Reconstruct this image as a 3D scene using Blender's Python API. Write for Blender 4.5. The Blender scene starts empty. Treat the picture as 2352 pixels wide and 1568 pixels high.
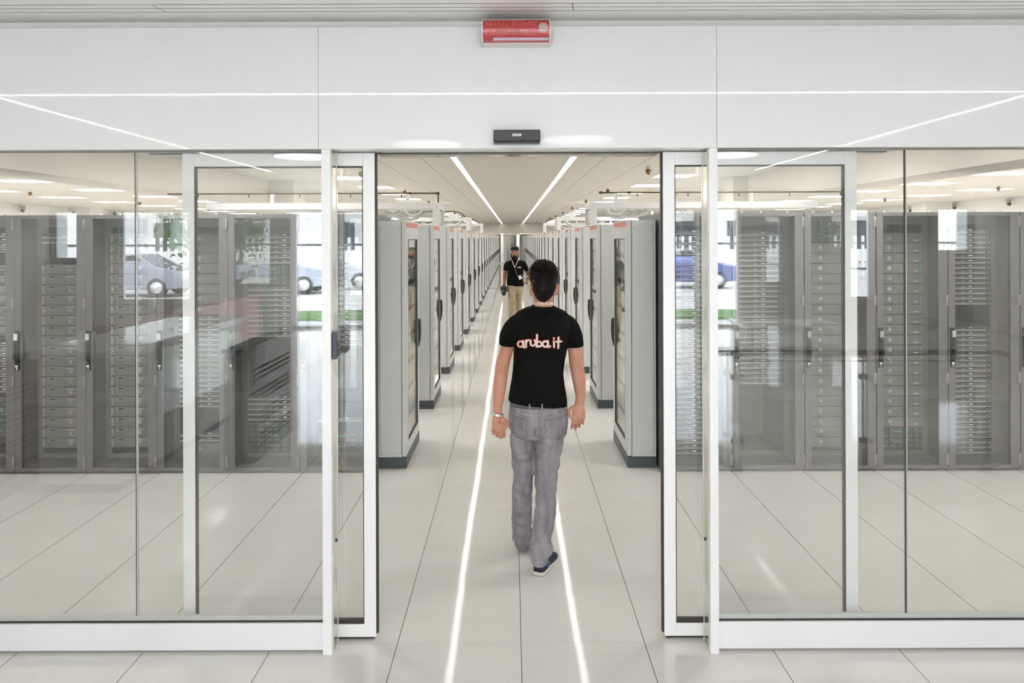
import bpy, bmesh, math, random
from mathutils import Vector, Matrix, noise
from mathutils.bvhtree import BVHTree
random.seed(7)
sc = bpy.context.scene
col = sc.collection
R = math.radians

# ------------------------------------------------------------------ camera
H = 1.97          # camera height
F = 1600.0        # focal length in pixels of the 2352 x 1568 frame
CX, CY = 1176.0, 545.0
cam_d = bpy.data.cameras.new('camera'); cam = bpy.data.objects.new('camera', cam_d)
col.objects.link(cam); sc.camera = cam
cam.location = (0, 0, H)
cam.rotation_euler = (Matrix.Rotation(R(90), 3, 'X') @ Matrix.Rotation(R(-0.2), 3, 'Z')).to_euler()
cam_d.sensor_width = 36; cam_d.lens = F / 2352 * 36
cam_d.shift_y = -(784 - CY) / 2352
cam_d.clip_start = 0.05; cam_d.clip_end = 400

def P(px, py, d):
    return Vector(((px - CX) * d / F, d, H - (py - CY) * d / F))

# ------------------------------------------------------------------ world
w = bpy.data.worlds.new('world'); sc.world = w; w.use_nodes = True
nt = w.node_tree
bg = nt.nodes['Background']
sky = nt.nodes.new('ShaderNodeTexSky')
sky.sky_type = 'HOSEK_WILKIE'; sky.turbidity = 4; sky.ground_albedo = .5
sky.sun_direction = (0.5, 0.5, 0.7)
mixw = nt.nodes.new('ShaderNodeMixRGB'); mixw.inputs[0].default_value = .72
mixw.inputs[2].default_value = (.84, .90, 1.0, 1)
nt.links.new(sky.outputs[0], mixw.inputs[1]); nt.links.new(mixw.outputs[0], bg.inputs[0])
bg.inputs[1].default_value = 6.5
sun_d = bpy.data.lights.new('sun', 'SUN'); sun_d.energy = 5; sun_d.angle = R(3); sun_d.color = (1, .95, .88)
sun = bpy.data.objects.new('sun', sun_d); col.objects.link(sun); sun.rotation_euler = (R(-50), 0, R(-30))
sun.location = (0, -30, 30)

E_LINE = 6.0      # lobby line lights
E_DISC = 3.0       # lobby round lights
E_FILL = 12.0      # added fill discs behind the camera, brightening the lobby
E_PANEL = 17.5     # server room ceiling panels
E_STRIP = 3.2     # aisle strips
sc.view_settings.view_transform = 'Standard'; sc.view_settings.look = 'None'
sc.view_settings.gamma = 1; sc.view_settings.use_curve_mapping = False
sc.view_settings.exposure = 0.95
sc.cycles.max_bounces = 12; sc.cycles.diffuse_bounces = 5; sc.cycles.glossy_bounces = 6
sc.cycles.transparent_max_bounces = 24; sc.cycles.sample_clamp_indirect = 6
sc.cycles.use_denoising = True

# ------------------------------------------------------------------ materials
def srgb(r, g, b):
    f = lambda c: (c/255/12.92) if c/255 <= .04045 else ((c/255+.055)/1.055)**2.4
    return (f(r), f(g), f(b), 1)
def mat(name, c, rough=.5, metal=0, spec=.5, coat=0, emit=None, es=0):
    m = bpy.data.materials.new(name); m.use_nodes = True
    b = m.node_tree.nodes['Principled BSDF']
    b.inputs['Base Color'].default_value = c if len(c) == 4 else (*c, 1)
    b.inputs['Roughness'].default_value = rough; b.inputs['Metallic'].default_value = metal
    b.inputs['Specular IOR Level'].default_value = spec
    b.inputs['Coat Weight'].default_value = coat; b.inputs['Coat Roughness'].default_value = .03
    if emit: b.inputs['Emission Color'].default_value = emit; b.inputs['Emission Strength'].default_value = es
    return m
def node(m, t, **k):
    n = m.node_tree.nodes.new(t)
    for a, v in k.items(): setattr(n, a, v)
    return n
def lk(m, a, b): m.node_tree.links.new(a, b)
def noisy(m, scale, c1, c2, detail=4, rough_in=None, bump=0, bscale=None, lo=.35, hi=.65, stretch=(1, 1, 1)):
    b = m.node_tree.nodes['Principled BSDF']
    tc = node(m, 'ShaderNodeTexCoord'); mp = node(m, 'ShaderNodeMapping'); mp.inputs['Scale'].default_value = stretch
    lk(m, tc.outputs['Object'], mp.inputs[0])
    n = node(m, 'ShaderNodeTexNoise'); n.inputs['Scale'].default_value = scale; n.inputs['Detail'].default_value = detail
    lk(m, mp.outputs[0], n.inputs['Vector'])
    r = node(m, 'ShaderNodeValToRGB')
    r.color_ramp.elements[0].position = lo; r.color_ramp.elements[1].position = hi
    r.color_ramp.elements[0].color = c1 if len(c1) == 4 else (*c1, 1)
    r.color_ramp.elements[1].color = c2 if len(c2) == 4 else (*c2, 1)
    lk(m, n.outputs[0], r.inputs[0]); lk(m, r.outputs[0], b.inputs['Base Color'])
    if bump:
        n2 = node(m, 'ShaderNodeTexNoise'); n2.inputs['Scale'].default_value = bscale or scale
        lk(m, mp.outputs[0], n2.inputs['Vector'])
        bp = node(m, 'ShaderNodeBump'); bp.inputs['Strength'].default_value = bump; bp.inputs['Distance'].default_value = .004
        lk(m, n2.outputs[0], bp.inputs['Height']); lk(m, bp.outputs[0], b.inputs['Normal'])
    return m
def emis(name, c, s):
    m = bpy.data.materials.new(name); m.use_nodes = True
    nt = m.node_tree; nt.nodes.clear()
    e = nt.nodes.new('ShaderNodeEmission'); e.inputs[0].default_value = (*c, 1); e.inputs[1].default_value = s
    o = nt.nodes.new('ShaderNodeOutputMaterial'); nt.links.new(e.outputs[0], o.inputs[0]); return m
def glassm(name, tint=(.97, .985, .975), ior=1.55, mul=1.0, rough=0.0):
    m = bpy.data.materials.new(name); m.use_nodes = True
    nt = m.node_tree; nt.nodes.clear()
    t = nt.nodes.new('ShaderNodeBsdfTransparent'); t.inputs[0].default_value = (*tint, 1)
    g = nt.nodes.new('ShaderNodeBsdfGlossy'); g.inputs[0].default_value = (1, 1, 1, 1); g.inputs['Roughness'].default_value = rough
    # Schlick reflectance from the surface angle (works the same from both faces)
    lw = nt.nodes.new('ShaderNodeLayerWeight'); lw.inputs[0].default_value = .5
    pw = nt.nodes.new('ShaderNodeMath'); pw.operation = 'POWER'; pw.inputs[1].default_value = 5
    f0 = ((ior-1)/(ior+1))**2 * mul
    ma = nt.nodes.new('ShaderNodeMath'); ma.operation = 'MULTIPLY_ADD'; ma.inputs[1].default_value = 1-f0; ma.inputs[2].default_value = f0
    mx = nt.nodes.new('ShaderNodeMixShader'); o = nt.nodes.new('ShaderNodeOutputMaterial')
    nt.links.new(lw.outputs['Facing'], pw.inputs[0]); nt.links.new(pw.outputs[0], ma.inputs[0]); nt.links.new(ma.outputs[0], mx.inputs[0])
    nt.links.new(t.outputs[0], mx.inputs[1]); nt.links.new(g.outputs[0], mx.inputs[2]); nt.links.new(mx.outputs[0], o.inputs[0])
    return m

def floor_mat():
    m = mat('polished_tile', (.70, .67, .62), .055, spec=.6)
    b = m.node_tree.nodes['Principled BSDF']
    geo = node(m, 'ShaderNodeNewGeometry'); sep = node(m, 'ShaderNodeSeparateXYZ'); lk(m, geo.outputs['Position'], sep.inputs[0])
    def math_(op, a, bb=None, c=None):
        n = node(m, 'ShaderNodeMath', operation=op)
        for i, v in enumerate((a, bb, c)):
            if v is None: continue
            if isinstance(v, (int, float)): n.inputs[i].default_value = v
            else: lk(m, v, n.inputs[i])
        return n.outputs[0]
    u = math_('DIVIDE', math_('SUBTRACT', sep.outputs[0], .037), .6)
    v = math_('DIVIDE', math_('SUBTRACT', sep.outputs[1], 3.383), .6)
    fu = math_('ABSOLUTE', math_('SUBTRACT', u, math_('ROUND', u))); fv = math_('ABSOLUTE', math_('SUBTRACT', v, math_('ROUND', v)))
    lu = math_('LESS_THAN', fu, .0028); lv = math_('LESS_THAN', fv, .0022)
    cell = node(m, 'ShaderNodeCombineXYZ'); lk(m, math_('FLOOR', u), cell.inputs[0]); lk(m, math_('FLOOR', v), cell.inputs[1])
    wn = node(m, 'ShaderNodeTexWhiteNoise', noise_dimensions='3D'); lk(m, cell.outputs[0], wn.inputs['Vector'])
    # marble like veins, shifted per tile
    off = node(m, 'ShaderNodeVectorMath', operation='MULTIPLY_ADD'); lk(m, wn.outputs['Color'], off.inputs[0]); off.inputs[1].default_value = (9, 9, 9); lk(m, geo.outputs['Position'], off.inputs[2])
    mp = node(m, 'ShaderNodeMapping'); mp.inputs['Scale'].default_value = (.9, 2.2, 1); mp.inputs['Rotation'].default_value = (0, 0, .5); lk(m, off.outputs[0], mp.inputs[0])
    n1 = node(m, 'ShaderNodeTexNoise'); n1.inputs['Scale'].default_value = 1.1; n1.inputs['Detail'].default_value = 5; n1.inputs['Distortion'].default_value = .8
    lk(m, mp.outputs[0], n1.inputs['Vector'])
    r = node(m, 'ShaderNodeValToRGB'); e = r.color_ramp
    e.elements[0].position = .3; e.elements[0].color = (.665, .65, .62, 1); e.elements[1].position = .7; e.elements[1].color = (.705, .69, .66, 1)
    x = e.elements.new(.498); x.color = (.69, .675, .645, 1); x = e.elements.new(.502); x.color = (.66, .645, .615, 1); x = e.elements.new(.508); x.color = (.69, .675, .645, 1)
    lk(m, n1.outputs[0], r.inputs[0])
    m1 = node(m, 'ShaderNodeMixRGB'); lk(m, lu, m1.inputs[0]); lk(m, r.outputs[0], m1.inputs[1]); m1.inputs[2].default_value = (.10, .07, .05, 1)
    m2 = node(m, 'ShaderNodeMixRGB'); lk(m, math_('MULTIPLY', lv, .45), m2.inputs[0]); lk(m, m1.outputs[0], m2.inputs[1]); m2.inputs[2].default_value = (.42, .38, .33, 1)
    lk(m, m2.outputs[0], b.inputs['Base Color'])
    # every tile is laid at its own very slight tilt, plus slow ripples
    sb = node(m, 'ShaderNodeVectorMath', operation='SUBTRACT'); lk(m, wn.outputs['Color'], sb.inputs[0]); sb.inputs[1].default_value = (.5, .5, .5)
    n2 = node(m, 'ShaderNodeTexNoise'); n2.inputs['Scale'].default_value = 5; lk(m, geo.outputs['Position'], n2.inputs['Vector'])
    s2 = node(m, 'ShaderNodeVectorMath', operation='SUBTRACT'); lk(m, n2.outputs['Color'], s2.inputs[0]); s2.inputs[1].default_value = (.5, .5, .5)
    sc1 = node(m, 'ShaderNodeVectorMath', operation='SCALE'); lk(m, sb.outputs[0], sc1.inputs[0]); sc1.inputs['Scale'].default_value = .0035
    sc2 = node(m, 'ShaderNodeVectorMath', operation='SCALE'); lk(m, s2.outputs[0], sc2.inputs[0]); sc2.inputs['Scale'].default_value = .006
    ad = node(m, 'ShaderNodeVectorMath', operation='ADD'); lk(m, sc1.outputs[0], ad.inputs[0]); lk(m, sc2.outputs[0], ad.inputs[1])
    ad2 = node(m, 'ShaderNodeVectorMath', operation='ADD'); lk(m, ad.outputs[0], ad2.inputs[0]); lk(m, geo.outputs['Normal'], ad2.inputs[1])
    nn = node(m, 'ShaderNodeVectorMath', operation='NORMALIZE'); lk(m, ad2.outputs[0], nn.inputs[0]); lk(m, nn.outputs[0], b.inputs['Normal'])
    return m
def ceil_mat(name, c, step, x0, y0, line=(.30, .27, .23), smooth=None):
    m = mat(name, c, .6)
    b = m.node_tree.nodes['Principled BSDF']
    geo = node(m, 'ShaderNodeNewGeometry'); sep = node(m, 'ShaderNodeSeparateXYZ'); lk(m, geo.outputs['Position'], sep.inputs[0])
    def mm(op, a, bb=0):
        n = node(m, 'ShaderNodeMath', operation=op)
        for i, v in enumerate((a, bb)):
            if isinstance(v, (int, float)): n.inputs[i].default_value = v
            else: lk(m, v, n.inputs[i])
        return n.outputs[0]
    ax = mm('ABSOLUTE', mm('SUBTRACT', sep.outputs[0], .02))
    u = mm('DIVIDE', mm('SUBTRACT', ax, x0), step); v = mm('DIVIDE', mm('SUBTRACT', sep.outputs[1], y0), step)
    fu = mm('ABSOLUTE', mm('SUBTRACT', u, mm('ROUND', u))); fv = mm('ABSOLUTE', mm('SUBTRACT', v, mm('ROUND', v)))
    l = mm('MAXIMUM', mm('LESS_THAN', fu, .014), mm('LESS_THAN', fv, .012))
    if smooth: l = mm('MULTIPLY', l, mm('GREATER_THAN', ax, smooth-.012))
    mx = node(m, 'ShaderNodeMixRGB'); lk(m, l, mx.inputs[0]); mx.inputs[1].default_value = (*c, 1); mx.inputs[2].default_value = (*line, 1)
    lk(m, mx.outputs[0], b.inputs['Base Color'])
    return m
def mesh_mat(name, c, dark, pitch=.0075, rough=.4, metal=.2):
    m = mat(name, c, rough, metal)
    b = m.node_tree.nodes['Principled BSDF']
    tc = node(m, 'ShaderNodeTexCoord'); sep = node(m, 'ShaderNodeSeparateXYZ'); lk(m, tc.outputs['Object'], sep.inputs[0])
    def mm(op, a, bb=0):
        n = node(m, 'ShaderNodeMath', operation=op)
        for i, v in enumerate((a, bb)):
            if isinstance(v, (int, float)): n.inputs[i].default_value = v
            else: lk(m, v, n.inputs[i])
        return n.outputs[0]
    fx = mm('SUBTRACT', mm('FRACT', mm('DIVIDE', sep.outputs[0], pitch)), .5); fz = mm('SUBTRACT', mm('FRACT', mm('DIVIDE', sep.outputs[2], pitch)), .5)
    d = mm('ADD', mm('MULTIPLY', fx, fx), mm('MULTIPLY', fz, fz)); l = mm('LESS_THAN', d, .105)
    mx = node(m, 'ShaderNodeMixRGB'); lk(m, l, mx.inputs[0]); mx.inputs[1].default_value = (*c, 1); mx.inputs[2].default_value = (*dark, 1)
    lk(m, mx.outputs[0], b.inputs['Base Color']); return m

M = {}
M['floor'] = floor_mat()
M['ceil'] = ceil_mat('metal_tile_ceiling', (.55, .525, .475), .6, 1.18, 8.97-.6*9, smooth=1.18)
M['lobby_ceiling'] = noisy(mat('white_plaster', (.93, .925, .91), .6), 3, (.92, .915, .90), (.94, .935, .92))
M['wall'] = noisy(mat('white_wall_paint', (.80, .79, .77), .55), 2.5, (.78, .77, .74), (.81, .80, .78))
M['beige'] = noisy(mat('beige_wall_paint', (.68, .64, .58), .6), 2.5, (.67, .63, .57), (.70, .66, .60))
M['fascia'] = mat('white_lacquered_glass', (.84, .835, .86), .35, spec=.5, coat=1.0)
M['sill'] = noisy(mat('white_lacquer', (.82, .82, .85), .25, coat=.5), 2, (.81, .81, .84), (.83, .83, .86))
M['alu'] = noisy(mat('white_anodised_aluminium', (.87, .87, .88), .32, .1), 2, (.86, .86, .87), (.89, .89, .90))
M['steel'] = noisy(mat('satin_stainless', (.62, .60, .54), .16, .85), 6, (.58, .55, .47), (.66, .64, .57), stretch=(1, 1, .15))
M['gasket'] = mat('black_rubber', (.03, .026, .022), .5)
M['darkgap'] = mat('dark_gap', (.012, .012, .012), .8)
M['glass'] = glassm('clear_glass', (.988, .992, .990), 1.55, 1.5)
M['rackglass'] = glassm('tinted_rack_glass', (.90, .90, .89), 1.5, 1.3)
M['greenedge'] = mat('glass_edge', (.50, .53, .50), .3, .0)
M['rack'] = noisy(mat('dark_grey_powder_coat', (.18, .17, .175), .42), 60, (.165, .158, .165), (.19, .18, .188))
M['rackin'] = mat('rack_interior_grey', (.30, .285, .26), .55)
M['black'] = mat('black_plastic', (.02, .02, .022), .35)
M['chrome'] = mat('chrome', (.85, .85, .85), .12, 1)
M['panelgrey'] = noisy(mat('light_grey_enclosure', (.60, .61, .60), .42), 90, (.585, .60, .59), (.615, .625, .615))
M['plinth'] = mat('slate_plinth', (.065, .075, .085), .45)
M['panelglass'] = glassm('enclosure_glass', (.93, .94, .92), 1.5, 1.6)
M['sticker'] = noisy(mat('faded_orange_sticker', (.62, .20, .12), .5), 40, (.60, .19, .12), (.66, .24, .16))
M['srv_light'] = mesh_mat('grey_perforated_front', (.46, .45, .43), (.10, .10, .10))
M['srv_dark'] = mesh_mat('dark_perforated_front', (.20, .20, .20), (.05, .05, .05))
M['srv_strip'] = mat('light_grey_bezel', (.62, .62, .60), .4)
M['srv_body'] = mat('server_case', (.22, .22, .22), .45, .3)
M['knob'] = mat('pale_badge', (.82, .82, .80), .35)
M['label_white'] = mat('white_label', (.85, .86, .84), .5)
M['label_green'] = mat('green_label', (.16, .55, .43), .5)
M['led'] = emis('green_led', (.3, 1, .4), 2.0)
M['ledw'] = emis('white_led', (.8, .9, 1), .8)
M['whitemetal'] = mat('white_metal', (.78, .77, .75), .45)
M['brass'] = mat('bronze_nozzle', (.17, .10, .03), .4, .6)
M['pipe'] = mat('dark_pipe', (.10, .075, .05), .5, .3)
M['strip_e'] = emis('aisle_strip_light', (1, .985, .95), E_STRIP)
M['panel_e'] = emis('ceiling_panel_light', (1, .975, .94), E_PANEL)
M['line_e'] = emis('lobby_line_light', (1, .97, .92), E_LINE)
M['fill_e'] = emis('added_lobby_fill_light', (1, .975, .95), E_FILL)
M['disc_e'] = emis('lobby_round_light', (1, .97, .93), E_DISC)

# ------------------------------------------------------------------ mesh helper
class MB:
    def __init__(s): s.v = []; s.f = []; s.m = []; s.sm = []
    def add(s, vs, fs, m=0, smooth=False):
        o = len(s.v); s.v += [Vector(v) for v in vs]
        for f in fs: s.f.append([o+i for i in f]); s.m.append(m); s.sm.append(smooth)
        return s
    def box(s, x0, x1, y0, y1, z0, z1, m=0):
        if x0 > x1: x0, x1 = x1, x0
        if y0 > y1: y0, y1 = y1, y0
        vs = [(x0,y0,z0),(x1,y0,z0),(x1,y1,z0),(x0,y1,z0),(x0,y0,z1),(x1,y0,z1),(x1,y1,z1),(x0,y1,z1)]
        return s.add(vs, [(0,3,2,1),(4,5,6,7),(0,1,5,4),(1,2,6,5),(2,3,7,6),(3,0,4,7)], m)
    def tube(s, pts, rad, n=12, m=0, flat=None, cap=True, up=None):
        pts = [Vector(p) for p in pts]; k = len(pts)
        if isinstance(rad, (int, float)): rad = [rad]*k
        prev = None; rings = []
        for i, p in enumerate(pts):
            t = (pts[min(i+1, k-1)] - pts[max(i-1, 0)])
            t = t.normalized() if t.length > 1e-9 else Vector((0, 0, 1))
            if prev is None:
                a = Vector(up) if up else (Vector((1, 0, 0)) if abs(t.x) < .9 else Vector((0, 1, 0)))
                a = (a - t*a.dot(t)).normalized()
            else: a = (prev - t*prev.dot(t)).normalized()
            prev = a; b = t.cross(a)
            r = rad[i]; ra, rb = (r, r) if isinstance(r, (int, float)) else r
            rings.append([p + a*ra*math.cos(2*math.pi*j/n) + b*rb*math.sin(2*math.pi*j/n) for j in range(n)])
        vs = [q for r in rings for q in r]; fs = []
        for i in range(k-1):
            for j in range(n): fs.append((i*n+j, i*n+(j+1) % n, (i+1)*n+(j+1) % n, (i+1)*n+j))
        if cap: fs.append(tuple(range(n))[::-1]); fs.append(tuple((k-1)*n+j for j in range(n)))
        return s.add(vs, fs, m, True)
    def rings(s, rs, n=32, m=0, p=2.0, cap=True):
        """stack of horizontal superellipse rings: (cx, cy, cz, rx, ry[, tilt_x_z])"""
        vs = []
        for r in rs:
            cx, cy, cz, rx, ry = r[:5]; tl = r[5] if len(r) > 5 else 0
            for j in range(n):
                a = 2*math.pi*j/n; c, q = math.cos(a), math.sin(a)
                x = rx*math.copysign(abs(c)**(2/p), c); y = ry*math.copysign(abs(q)**(2/p), q)
                vs.append((cx+x, cy+y, cz + tl*x))
        fs = []; k = len(rs)
        for i in range(k-1):
            for j in range(n): fs.append((i*n+j, i*n+(j+1) % n, (i+1)*n+(j+1) % n, (i+1)*n+j))
        if cap: fs.append(tuple(range(n))[::-1]); fs.append(tuple((k-1)*n+j for j in range(n)))
        return s.add(vs, fs, m, True)
    def ball(s, c, rx, ry=None, rz=None, n=14, k=9, m=0):
        ry = ry or rx; rz = rz or rx; rs = []
        for i in range(k+1):
            a = -math.pi/2 + math.pi*i/k; q = max(math.cos(a), .02)
            rs.append((c[0], c[1], c[2]+rz*math.sin(a), rx*q, ry*q))
        return s.rings(rs, n, m)
    def disc(s, c, r, axis='Z', h=.004, n=24, m=0):
        c = Vector(c); d = {'X': Vector((1,0,0)), 'Y': Vector((0,1,0)), 'Z': Vector((0,0,1))}[axis]
        return s.tube([c-d*h/2, c+d*h/2], r, n, m)
    def build(s, name, mats, parent=None, loc=None, bevel=0, flat=False):
        me = bpy.data.meshes.new(name); me.from_pydata(s.v, [], s.f)
        if not isinstance(mats, (list, tuple)): mats = [mats]
        for q in mats: me.materials.append(M[q] if isinstance(q, str) else q)
        me.polygons.foreach_set('material_index', s.m)
        me.polygons.foreach_set('use_smooth', [False]*len(s.f) if flat else s.sm)
        me.update()
        o = bpy.data.objects.new(name, me); col.objects.link(o)
        if loc: o.location = loc
        if parent: o.parent = parent
        if bevel:
            b = o.modifiers.new('bevel', 'BEVEL'); b.width = bevel; b.segments = 2; b.limit_method = 'ANGLE'
        return o
def tag(o, label, cat, group=None):
    o['label'] = label; o['category'] = cat
    if group: o['group'] = group
    return o
def empty(name, loc=(0, 0, 0), rz=0):
    o = bpy.data.objects.new(name, None); col.objects.link(o); o.location = loc; o.rotation_euler[2] = rz
    o.empty_display_size = .1; return o
def thing(name, label, cat, loc=(0, 0, 0), rz=0, group=None):
    return tag(empty(name, loc, rz), label, cat, group)
def struct(o): o['kind'] = 'structure'; return o
KIDS = {}
def copy_tree(o, parent=None):
    c = o.copy(); col.objects.link(c)
    if parent: c.parent = parent
    for ch in list(o.children): copy_tree(ch, c)
    return c
ORD = ['', 'first', 'second', 'third', 'fourth', 'fifth', 'sixth', 'seventh', 'eighth', 'ninth', 'tenth', 'eleventh', 'twelfth', 'thirteenth', 'fourteenth', 'fifteenth', 'sixteenth', 'seventeenth', 'eighteenth', 'nineteenth', 'twentieth']
TENS = {2: 'twenty', 3: 'thirty', 4: 'forty'}
TENTH = {2: 'twentieth', 3: 'thirtieth', 4: 'fortieth'}
def ordw(n):
    if n <= 20: return ORD[n]
    return TENTH[n//10] if n % 10 == 0 else TENS[n//10] + '-' + ORD[n % 10]
# ================================================================== SETTING
ZC = 2.99
struct(MB().box(-14.4, 13.2, -9.0, 56, -.1, 0).build('floor', 'floor'))
# server room ceiling and lobby ceiling
struct(MB().box(-14.4, 13.2, 3.40, 56, ZC, ZC+.1).build('ceiling', 'ceil'))
lc = MB()
SLY = [3.100, 3.150, 3.200]
lc.box(-10, 10, -9.0, SLY[0]-.004, 3.01, 3.11); lc.box(-10, 10, SLY[0]-.004, 3.36, 3.018, 3.11)
lc.box(-10, 10, SLY[2]+.004, 3.36, 3.01, 3.018)
struct(lc.build('ceiling', 'lobby_ceiling'))
# slot diffuser in the lobby ceiling
sd = thing('slot_diffuser', 'long white linear air slot in the lobby ceiling above the header', 'air vent', (0, 3.15, 3.01))
m_ = MB()
for y in SLY: m_.box(-9.9, 9.9, y-3.15-.003, y-3.15+.003, .0005, .007)
m_.build('slot', 'darkgap', sd)
m_ = MB()
for a, b in ((SLY[0], SLY[1]), (SLY[1], SLY[2])): m_.box(-9.9, 9.9, a-3.15+.003, b-3.15-.003, 0, .007)
m_.build('blade', 'lobby_ceiling', sd)
for x in (-1.6, .27, 2.75):
    m_ = MB(); m_.add([(x, -.05, -.0006), (x+.003, -.05, -.0006), (x+.018, .05, -.0006), (x+.015, .05, -.0006)], [(0, 1, 2, 3)])
    m_.build('joint', 'darkgap', sd)

# walls
struct(MB().box(-14.5, -14.4, 3.4, 56, 0, ZC).build('wall_left', 'wall'))
struct(MB().box(13.2, 13.3, 3.4, 56, 0, ZC).build('wall_right', 'wall'))
wf = MB().box(-10, 10, 3.352, 3.40, 2.40, 3.01).box(-14.4, -5.42, 3.30, 3.40, 0, 2.40).box(5.50, 13.2, 3.30, 3.40, 0, 2.40)
struct(wf.build('wall_front', 'lobby_ceiling'))
struct(MB().box(-10.1, -10, -9, 3.3, 0, 3.01).build('wall_left', 'wall'))
struct(MB().box(10, 10.1, -9, 3.3, 0, 3.01).build('wall_right', 'wall'))
# lobby rear wall with openings to the outdoors
WY0, WY1 = -8.6, -8.4
WINS = [(-9.95, -9.4, 1.5), (-8.5, -6.95, .6), (-4.75, -3.2, 0), (-2.9, 3.2, 0), (3.5, 4.95, 0), (7.3, 7.8, .6), (9.2, 9.95, 1.6)]
wb = MB(); x = -10
for a, b, s0 in WINS:
    wb.box(x, a, WY0, WY1, 0, 3.01); wb.box(a, b, WY0, WY1, 2.6, 3.01)
    if s0: wb.box(a, b, WY0, WY1, 0, s0)
    x = b
wb.box(x, 10, WY0, WY1, 0, 3.01)
struct(wb.build('wall_back', 'wall'))
for i, (a, b, s0) in enumerate(WINS):
    root = struct(empty('window_%d' % (i+1), ((a+b)/2, -8.5, s0)))
    hw = (b-a)/2; h = 2.6-s0; f = MB()
    f.box(-hw, -hw+.06, -.04, .04, 0, h).box(hw-.06, hw, -.04, .04, 0, h).box(-hw, hw, -.04, .04, h-.06, h).box(-hw, hw, -.04, .04, 0, .06)
    nm = max(1, round((b-a)/1.5))
    for k in range(1, nm): f.box(-hw+(b-a)*k/nm-.03, -hw+(b-a)*k/nm+.03, -.04, .04, .06, h-.06)
    f.build('window_frame', 'alu', root)
    MB().box(-hw+.06, hw-.06, -.005, .005, .06, h-.06).build('pane', 'glass', root)

# bulkheads hanging from the server room ceiling
struct(MB().box(-4.86, -4.30, 3.42, 12.3, 2.57, ZC).box(-4.86, -3.85, 12.3, 13.0, 2.57, ZC).build('trim_1', 'beige'))
struct(MB().box(4.00, 4.55, 3.42, 11.8, 2.57, ZC).box(3.75, 4.55, 11.8, 12.5, 2.57, ZC).build('trim_2', 'beige'))
# dropped beam at the far end of the aisle
struct(MB().box(-14.4, 13.2, 50.8, 51.3, 2.27, ZC).build('trim_3', 'beige'))
struct(MB().box(-14.4, 13.2, 54.6, 54.7, 0, 2.99).build('wall_back', 'beige'))

# -------------------------------------------------- glazed partition
YF = 3.29
for k, (a, b) in enumerate(((-5.4, -.9135), (-.9122, .9688), (.9702, 5.5))):
    struct(MB().box(a, b, YF, YF+.02, 2.39, 2.965).build('trim_%d' % (4+k), 'fascia', bevel=.001))
# underside of the header: track slot, glossy soffit
so = MB().box(-1.85, 1.9, YF+.02, 3.352, 2.395, 2.42, 0).box(-1.85, 1.9, 3.352, 3.60, 2.392, 2.56, 0)
struct(so.build('trim_7', 'alu'))
struct(MB().box(-.67, .735, 3.50, 3.60, 2.386, 2.392).build('trim_8', 'steel'))
struct(MB().box(-1.80, 1.86, 3.455, 3.475, 2.388, 2.392).build('trim_9', 'gasket'))
# kick panels
struct(MB().box(-5.4, -.905, 3.312, 3.35, .012, .139).build('baseboard_left', 'sill', bevel=.0015))
struct(MB().box(.975, 5.5, 3.312, 3.35, .012, .139).build('baseboard_right', 'sill', bevel=.0015))
struct(MB().box(-5.4, -.905, 3.318, 3.345, 0, .012).box(.975, 5.5, 3.318, 3.345, 0, .012).build('trim_10', 'rackin'))
struct(MB().box(-5.4, -.905, 3.322, 3.345, .139, .146, 1).box(-5.4, -.905, 3.328, 3.345, .146, .168, 0)
       .box(.975, 5.5, 3.322, 3.345, .139, .146, 1).box(.975, 5.5, 3.328, 3.345, .146, .168, 0)
       .build('trim_11', ['greenedge', 'gasket']))
struct(MB().box(-5.4, -.905, 3.322, 3.345, 2.383, 2.39).box(.975, 5.5, 3.322, 3.345, 2.383, 2.39).build('trim_12', 'rackin'))
# fixed glass panes
gi = 8
for edges in ((-5.4, -4.5, -3.6, -2.7, -1.798, -.902), (.972, 1.882, 2.78, 3.68, 4.58, 5.5)):
    for a, b in zip(edges[:-1], edges[1:]):
        root = struct(empty('window_%d' % gi, ((a+b)/2, 3.335, .15))); gi += 1
        h = (b-a)/2-.003
        MB().box(-h, h, -.006, .006, .0, 2.235).build('pane', 'glass', root)
    for e in edges[1:-1]:
        struct(MB().box(e-.0045, e-.0015, 3.329, 3.341, .168, 2.383, 0).box(e-.0015, e+.0045, 3.330, 3.340, .168, 2.383, 1)
               .build('trim_13', ['gasket', 'greenedge']))
# door posts
for k, (a, b, s) in enumerate(((-.900, -.857, 1), (.932, .972, -1))):
    p = struct(empty('trim_%d' % (14+k), ((a+b)/2, 3.29, 0)))
    hw = (b-a)/2
    MB().box(-hw, hw, 0, .04, 0, 2.389).build('post_front', 'alu', p, bevel=.001)
    MB().box(-hw, hw, .04, .135, 0, 2.389).build('post_side', 'steel', p)
    MB().disc((s*(hw+.001), .09, .505), .008, 'X', .006, 12).build('screw', 'black', p)
    MB().box(s*hw, s*(hw+.002), .112, .116, 0, 2.389).build('post_bead', 'alu', p)
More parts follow.
